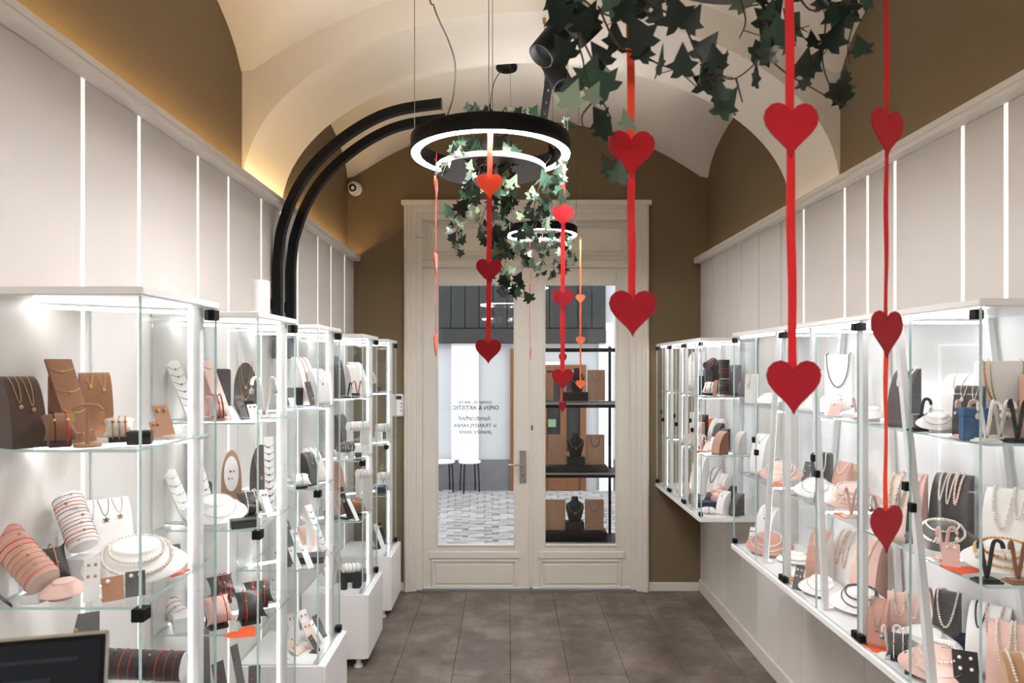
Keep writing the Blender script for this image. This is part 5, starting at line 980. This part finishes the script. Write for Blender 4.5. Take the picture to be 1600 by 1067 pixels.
    card('RC', 'B', 1482, 1085, 32, 52, 'grey earring card with four pearl studs', 'card_grey', -25, 32, ('pearl', 'pearl', 'pearl', 'pearl')); card('RC', 'B', 1528, 1070, 34, 56, 'black earring card with four pearl studs', 'card_black', -25, 30, ('pearl', 'pearl', 'pearl', 'pearl')); curved('RC', 'B', 1590, 1110, 56, 92, 'camel stand with thick pearl strings', 'suede_camel', 'suede_camel', -20, (('p', 'pearl', -.2, .18, 1.1), ('p', 'pearl', .22, .14, 1.1)), d=.10)
_tag0 = tag
def tag(o, label=None, cat=None, group=None, kind=None):
    if cat and cat not in ('necklace', 'paper heart'): reg(o, NOW[0])
    return _tag0(o, label, cat, group, kind)
DRY = True; place_displays(); relax(); DRY = False; place_displays()
tag = _tag0
# ================================================================== LAPTOP AND PLANT AT THE COUNTER
o = empty('counter', (-.72, .62, 0)); tag(o, 'low white counter holding the laptop', 'counter')
MB().box(-.55, .35, -.35, .22, 1.06, 1.10, bev=.003).build('counter_top', 'lacquer', o); MB().box(-.53, .33, -.33, .20, .05, 1.06, bev=.003).build('counter_body', 'lacquer', o); MB().box(-.50, .30, -.30, .17, 0, .05).build('kick_plate', 'card_grey', o)
YL = .80; tr_ = PX(170, 993, YL); ang = math.radians(-14)
lp = empty('laptop', (tr_.x, tr_.y-.066, 1.10)); tag(lp, 'open laptop with dark screen at the counter edge', 'laptop')
hS = tr_.z-1.10-.012
mx = Matrix.Translation((0, .03, .012)) @ Matrix.Rotation(math.radians(14), 4, 'Z') @ Matrix.Rotation(math.radians(-8), 4, 'X')
wS = .34
MB().box(-wS, 0, 0, .006, 0, hS, bev=.003, mx=mx).build('lid', 'steel', lp); MB().box(-wS+.003, -.003, -.001, .001, .004, hS-.003, mx=mx).build('bezel', 'black_gloss', lp)
sc_ = MB().box(-wS+.008, -.008, -.002, -.0005, .014, hS-.008, mx=mx).build('screen', 'screen_dark', lp)
for q in range(7): MB().box(-wS+.02, -.03-.03*(q % 3), -.0028, -.002, hS-.03-.022*q, hS-.026-.022*q, mx=mx).build('screen_line', 'screen_line', sc_)
MB().box(-.11, -.02, -.0028, -.002, hS-.2, hS-.16, mx=mx).build('screen_picture', 'screen_warm', sc_)
MB().box(-wS, 0, -.22, .02, 0, .012, bev=.003, mx=Matrix.Translation((0, .03, 0)) @ Matrix.Rotation(math.radians(14), 4, 'Z')).build('keyboard_base', 'steel', lp)
# potted plant at the frame edge, one long leaf in view
lf = PX(3, 935, 1.0); pp = empty('potted_plant', (lf.x-.12, 1.0-.2, 1.10)); tag(pp, 'leafy plant whose dark green leaf tip reaches in beside the laptop', 'plant')
MB().lathe([(.03, 0), (.045, .07), (.04, .07), (.035, .06)], 16).build('pot', 'lacquer', pp)
for q, (dx_, dy_, dz_) in enumerate(((.135, .20, lf.z-1.10-.012), (-.05, .10, .30), (.0, -.08, .26))):
    P = spline([(0, 0, .06), (dx_*.3, dy_*.3, dz_*.75), (dx_*.75, dy_*.75, dz_*1.08), (dx_, dy_, dz_)], 4); vs = []; fs = []
    for k, p in enumerate(P):
        u = k/(len(P)-1); w = .016*math.sin(PI*min(1, max(.0, u)))**.6+.0015; vs += [(p.x-w*.6, p.y+w*.8, p.z+.003), (p.x, p.y, p.z-.002), (p.x+w*.6, p.y-w*.8, p.z+.003)]
        if k: b = 3*k; fs += [(b-3, b, b+1, b-2), (b-2, b+1, b+2, b-1)]
    MB().add(vs, fs, 0, True).build('leaf', 'leaf_dark', pp)
# ================================================================== HEART GARLANDS
def garland(label, px, Y, top_z, hearts, rw, yaw, mh, mr, size=.087, xshift=0.0):
    """hearts: list of picture heights of heart centres; px may drift downwards by xshift"""
    X = (px-CX)*Y/F; e = empty('heart_garland', (X, Y, top_z)); tag(e, label, 'garland', 'felt heart garlands')
    z = [H-(h-CY)*Y/F-top_z for h in hearts]; rot = (0, 0, math.radians(yaw)); prev = 0.0; w = rw/2
    for k, zz in enumerate(z):
        xs_ = xshift*(k+1)/len(z)*Y/F; t = size*.36; xp = xshift*k/len(z)*Y/F
        m1 = mr if isinstance(mr, str) else mr[min(k, len(mr)-1)]; m2 = mh if isinstance(mh, str) else mh[min(k, len(mh)-1)]
        z1 = zz+t*.55; z0 = prev-(size*.36 if k else 0)
        mb = MB(); N = 10; path = [(xp+(xs_-xp)*q/N+.0007*math.sin(q*1.1+k), .0, z0+(z1-z0)*q/N) for q in range(N+1)]
        vs = []; fs = []
        for q, p in enumerate(path):
            a = math.radians(yaw)+.12*math.sin(q*.7+k*2); c, s = math.cos(a)*w, math.sin(a)*w
            vs += [(p[0]-c, p[1]-s, p[2]), (p[0]+c, p[1]+s, p[2]), (p[0]+c-s*.16, p[1]+s+c*.16, p[2]), (p[0]-c-s*.16, p[1]-s+c*.16, p[2])]
            if q:
                b = 4*q
                for i in range(4): j = (i+1) % 4; fs.append((b-4+i, b-4+j, b+j, b+i))
        mb.add(vs, fs, 0, False).build('ribbon', m1, e)
        hm = heart_mesh(size, .0035, 'y'); hm.build('felt_heart', m2, e, loc=(xs_, -.003, zz), rot=rot); prev = zz
    return e
zr = Z1
garland('red felt heart garland, broad ribbon, two large hearts, closest to the viewer', 1231, 1.08, 2.70, (197, 598), .014, 4, ('felt_red', 'felt_crimson'), 'ribbon_red', .088, 8)
garland('red felt heart garland with three half turned hearts before the long showcase', 1386, 1.25, 2.70, (202, 516, 820), .011, 27, ('felt_red', 'felt_crimson'), ('ribbon_red', 'ribbon_red', 'ribbon_orange'), .088, -2)
garland('red felt heart garland half hidden by foreground ivy, over the door casing', 984, 1.26, 2.70, (235, 484), .014, 6, ('felt_red', 'felt_crimson'), ('ribbon_orange', 'ribbon_red'), .088, 4)
garland('red heart garland with an orange top heart below the middle ring lamp', 766, 2.33, zr, (288, 421, 546), .017, 3, ('felt_orange', 'felt_crimson', 'felt_crimson'), ('ribbon_orange', 'ribbon_red', 'ribbon_red'), .088, -3)
garland('thin orange heart garland seen edge on beside the door hinge stile', 682, 2.58, zr, (292, 410, 536), .012, 89, 'felt_orange', 'ribbon_orange', .088, -1)
garland('red heart garland with three hearts over the door pane with display shelves', 880, 2.68, zr, (336, 466, 590), .017, 5, ('felt_red', 'felt_crimson'), 'ribbon_red', .086, -1)
garland('small dark red heart garland mostly behind another, over the display shelves', 880, 4.18, 2.715, (475, 559, 635), .010, 40, 'felt_crimson', 'ribbon_red', .066, -1)
garland('slim red heart garland seen edge on along the door meeting stile', 828, 4.16, 2.715, (450, 552), .012, 86, 'felt_orange', 'ribbon_orange', .076, 1)
garland('coral heart garland with three little hearts over the display shelves', 907, 4.42, 2.715, (466, 532, 600), .010, 4, 'felt_coral', 'ribbon_coral', .062, 0)
# ================================================================== IVY
def leaf_mesh(m):
    out = [(0, 0), (.18, -.10), (.42, -.06), (.30, .14), (.56, .34), (.30, .42), (.22, .58), (0, 1.0), (-.22, .58), (-.30, .42), (-.56, .34), (-.30, .14), (-.42, -.06), (-.18, -.10)]
    vs = [(x, y-.0, .10*abs(x)-.12*y*y*.5) for x, y in out]+[(0, .30, -.03), (0, .55, -.06)]
    c0, c1 = 14, 15
    fs = [(0, 1, c0), (1, 2, 3, c0), (3, 4, 5, c0), (5, 6, c1, c0), (6, 7, c1), (7, 8, c1), (8, 9, c0, c1), (9, 10, 11, c0), (11, 12, 13, c0), (13, 0, c0)]
    mb = MB(); mb.add(vs, fs, 0, True); n = len(vs); mb.add([(x, y, z-.012) for x, y, z in vs], [f[::-1] for f in fs], 0, True); return mb.mesh('leaf', m)
LEAF = {k: leaf_mesh(k) for k in ('leaf_dark', 'leaf_mid', 'leaf_pale')}
LEAVES = {}
def vine(parent, pts, size, spacing, mix=(.5, .35, .15), r=.0022, spread=.6, seed=0, both=1):
    rnd = random.Random(seed); P = spline(pts, 6); o = Vector(parent.location)
    MB().tube([p-o for p in P], r, 5, rads=[r*(1-.6*i/len(P)) for i in range(len(P))]).build('vine_stem', 'vine_bark', parent)
    acc = spacing*.5
    for a, b in zip(P[:-1], P[1:]):
        d = (b-a).length; acc += d
        while acc > spacing:
            acc -= spacing*rnd.uniform(.8, 1.2)
            if LEAVES.get(parent.name, 0) >= 290: return
            s = size*rnd.uniform(.65, 1.2); an = rnd.uniform(0, 2*PI); off = Vector((math.cos(an), .8*math.sin(an), rnd.uniform(-.5, .6)))*size*spread
            k = rnd.random(); me = LEAF['leaf_dark' if k < mix[0] else 'leaf_mid' if k < mix[0]+mix[1] else 'leaf_pale']
            rot = Euler((rnd.uniform(.9, 2.1)+PI/2*.35, rnd.uniform(-.7, .7), an+rnd.uniform(-.8, .8)-PI/2 if rnd.random() < .35 else rnd.uniform(-.9, .9)))
            q = b.lerp(a, rnd.random())-o
            l = linked('leaf', me, parent, q+off, rot, (s, s, s)); LEAVES[parent.name] = LEAVES.get(parent.name, 0)+1
            if rnd.random() < .35: MB().tube([q, q+off], .0009, 4).build('leaf_stalk', 'vine_bark', parent)
def V(px, py, Y): return PX(px, py, Y)
i1 = empty('ivy_garland', C1); tag(i1, 'ivy trailing from the middle ring lamp down over the lettered door leaf', 'ivy', 'artificial ivy on the lamps')
sd = 1
for pts in ([V(740, 222, 2.45), V(705, 245, 2.42), V(690, 275, 2.42)], [V(790, 222, 2.5), V(796, 260, 2.48), V(795, 300, 2.5)], [V(740, 225, 2.45), V(750, 262, 2.45), V(735, 300, 2.46), V(722, 340, 2.46), V(708, 375, 2.46), V(715, 398, 2.46)], [V(735, 240, 2.45), V(742, 300, 2.45), V(728, 330, 2.44), V(700, 345, 2.44)],
            [V(800, 262, 2.5), V(785, 310, 2.48), V(770, 350, 2.48), V(772, 390, 2.48), V(790, 425, 2.48), V(806, 450, 2.48), V(824, 470, 2.48)], [V(795, 300, 2.48), V(800, 340, 2.47), V(780, 375, 2.46), V(792, 410, 2.46)], [V(765, 310, 2.44), V(752, 345, 2.44), V(745, 372, 2.44)],
            [V(870, 240, 2.62), V(882, 270, 2.62), V(868, 300, 2.62), V(885, 318, 2.62)], [V(845, 285, 2.5), V(835, 320, 2.5), V(838, 350, 2.5), V(825, 375, 2.5)], [V(858, 290, 2.55), V(852, 330, 2.55), V(858, 355, 2.55)], [V(790, 385, 2.47), V(812, 400, 2.47), V(822, 418, 2.47)], [V(765, 440, 2.47), V(785, 455, 2.47), V(800, 465, 2.47)],
            [V(768, 188, 2.75), V(745, 176, 2.8), V(735, 182, 2.82)], [V(790, 184, 2.8), V(800, 172, 2.82)], [V(812, 178, 2.85), V(830, 186, 2.85)], [V(880, 200, 2.72), V(890, 190, 2.72)], [V(800, 250, 2.5), V(760, 240, 2.46), V(720, 232, 2.44)]):
    sd += 1; vine(i1, pts, .046, .0125, (.45, .40, .15), .0022, .55, sd)
i2 = empty('ivy_garland', C2); tag(i2, 'ivy trailing from the smaller ring lamp by the transom', 'ivy', 'artificial ivy on the lamps')
for pts in ([V(810, 372, 4.25), V(800, 395, 4.25), V(790, 405, 4.25)], [V(860, 372, 4.2), V(852, 395, 4.2), V(845, 420, 4.2), V(840, 440, 4.2)], [V(885, 375, 4.3), V(895, 395, 4.3), V(890, 415, 4.3), V(884, 432, 4.3)], [V(845, 390, 4.2), V(825, 400, 4.2), V(815, 425, 4.2)], [V(870, 395, 4.22), V(875, 420, 4.22), V(862, 440, 4.22)], [V(820, 370, 4.25), V(845, 378, 4.2), V(875, 378, 4.25)], [V(810, 340, 4.5), V(835, 335, 4.55), V(865, 342, 4.5)]):
    sd += 1; vine(i2, pts, .050, .020, (.40, .42, .18), .002, .5, sd)
i3 = empty('ivy_garland', C3); tag(i3, 'large ivy hanging from the ring lamp overhead in the upper corner', 'ivy', 'artificial ivy on the lamps')
for pts in ([V(915, -40, 1.2), V(905, 40, 1.2), V(930, 105, 1.2), V(935, 145, 1.2), V(952, 180, 1.2), V(958, 230, 1.2), V(960, 285, 1.2)], [V(935, 10, 1.18), V(965, 70, 1.18), V(1000, 85, 1.18), V(1030, 100, 1.2), V(1060, 112, 1.2), V(1088, 135, 1.2)], [V(970, -30, 1.2), V(1015, 5, 1.2), V(1065, 35, 1.2), V(1090, 85, 1.2), V(1120, 115, 1.2), V(1150, 122, 1.2), V(1190, 90, 1.2), V(1225, 55, 1.2), V(1265, 40, 1.2)],
            [V(1095, 100, 1.2), V(1125, 150, 1.2), V(1150, 180, 1.2)], [V(1150, 122, 1.2), V(1160, 160, 1.2)], [V(1185, -30, 1.3), V(1194, 30, 1.3), V(1192, 75, 1.3), V(1225, 112, 1.3), V(1265, 135, 1.3), V(1305, 158, 1.3), V(1325, 165, 1.3)], [V(1150, -20, 1.25), V(1165, 30, 1.25), V(1155, 60, 1.25)], [V(1280, -30, 1.35), V(1290, 30, 1.35), V(1285, 90, 1.35), V(1295, 130, 1.35), V(1315, 160, 1.35)], [V(1320, -30, 1.35), V(1335, 20, 1.35), V(1325, 70, 1.35), V(1328, 100, 1.35)],
            [V(900, 60, 1.2), V(912, 100, 1.2), V(905, 130, 1.2)], [V(935, 150, 1.2), V(910, 180, 1.2), V(912, 200, 1.2)], [V(890, -20, 1.2), V(940, 20, 1.2), V(985, 25, 1.2), V(1030, 0, 1.2)], [V(1240, -20, 1.3), V(1265, 15, 1.3), V(1300, 10, 1.3), V(1345, 5, 1.3)]):
    sd += 1; vine(i3, pts, .054, .031, (.62, .28, .10), .0022, .55, sd)
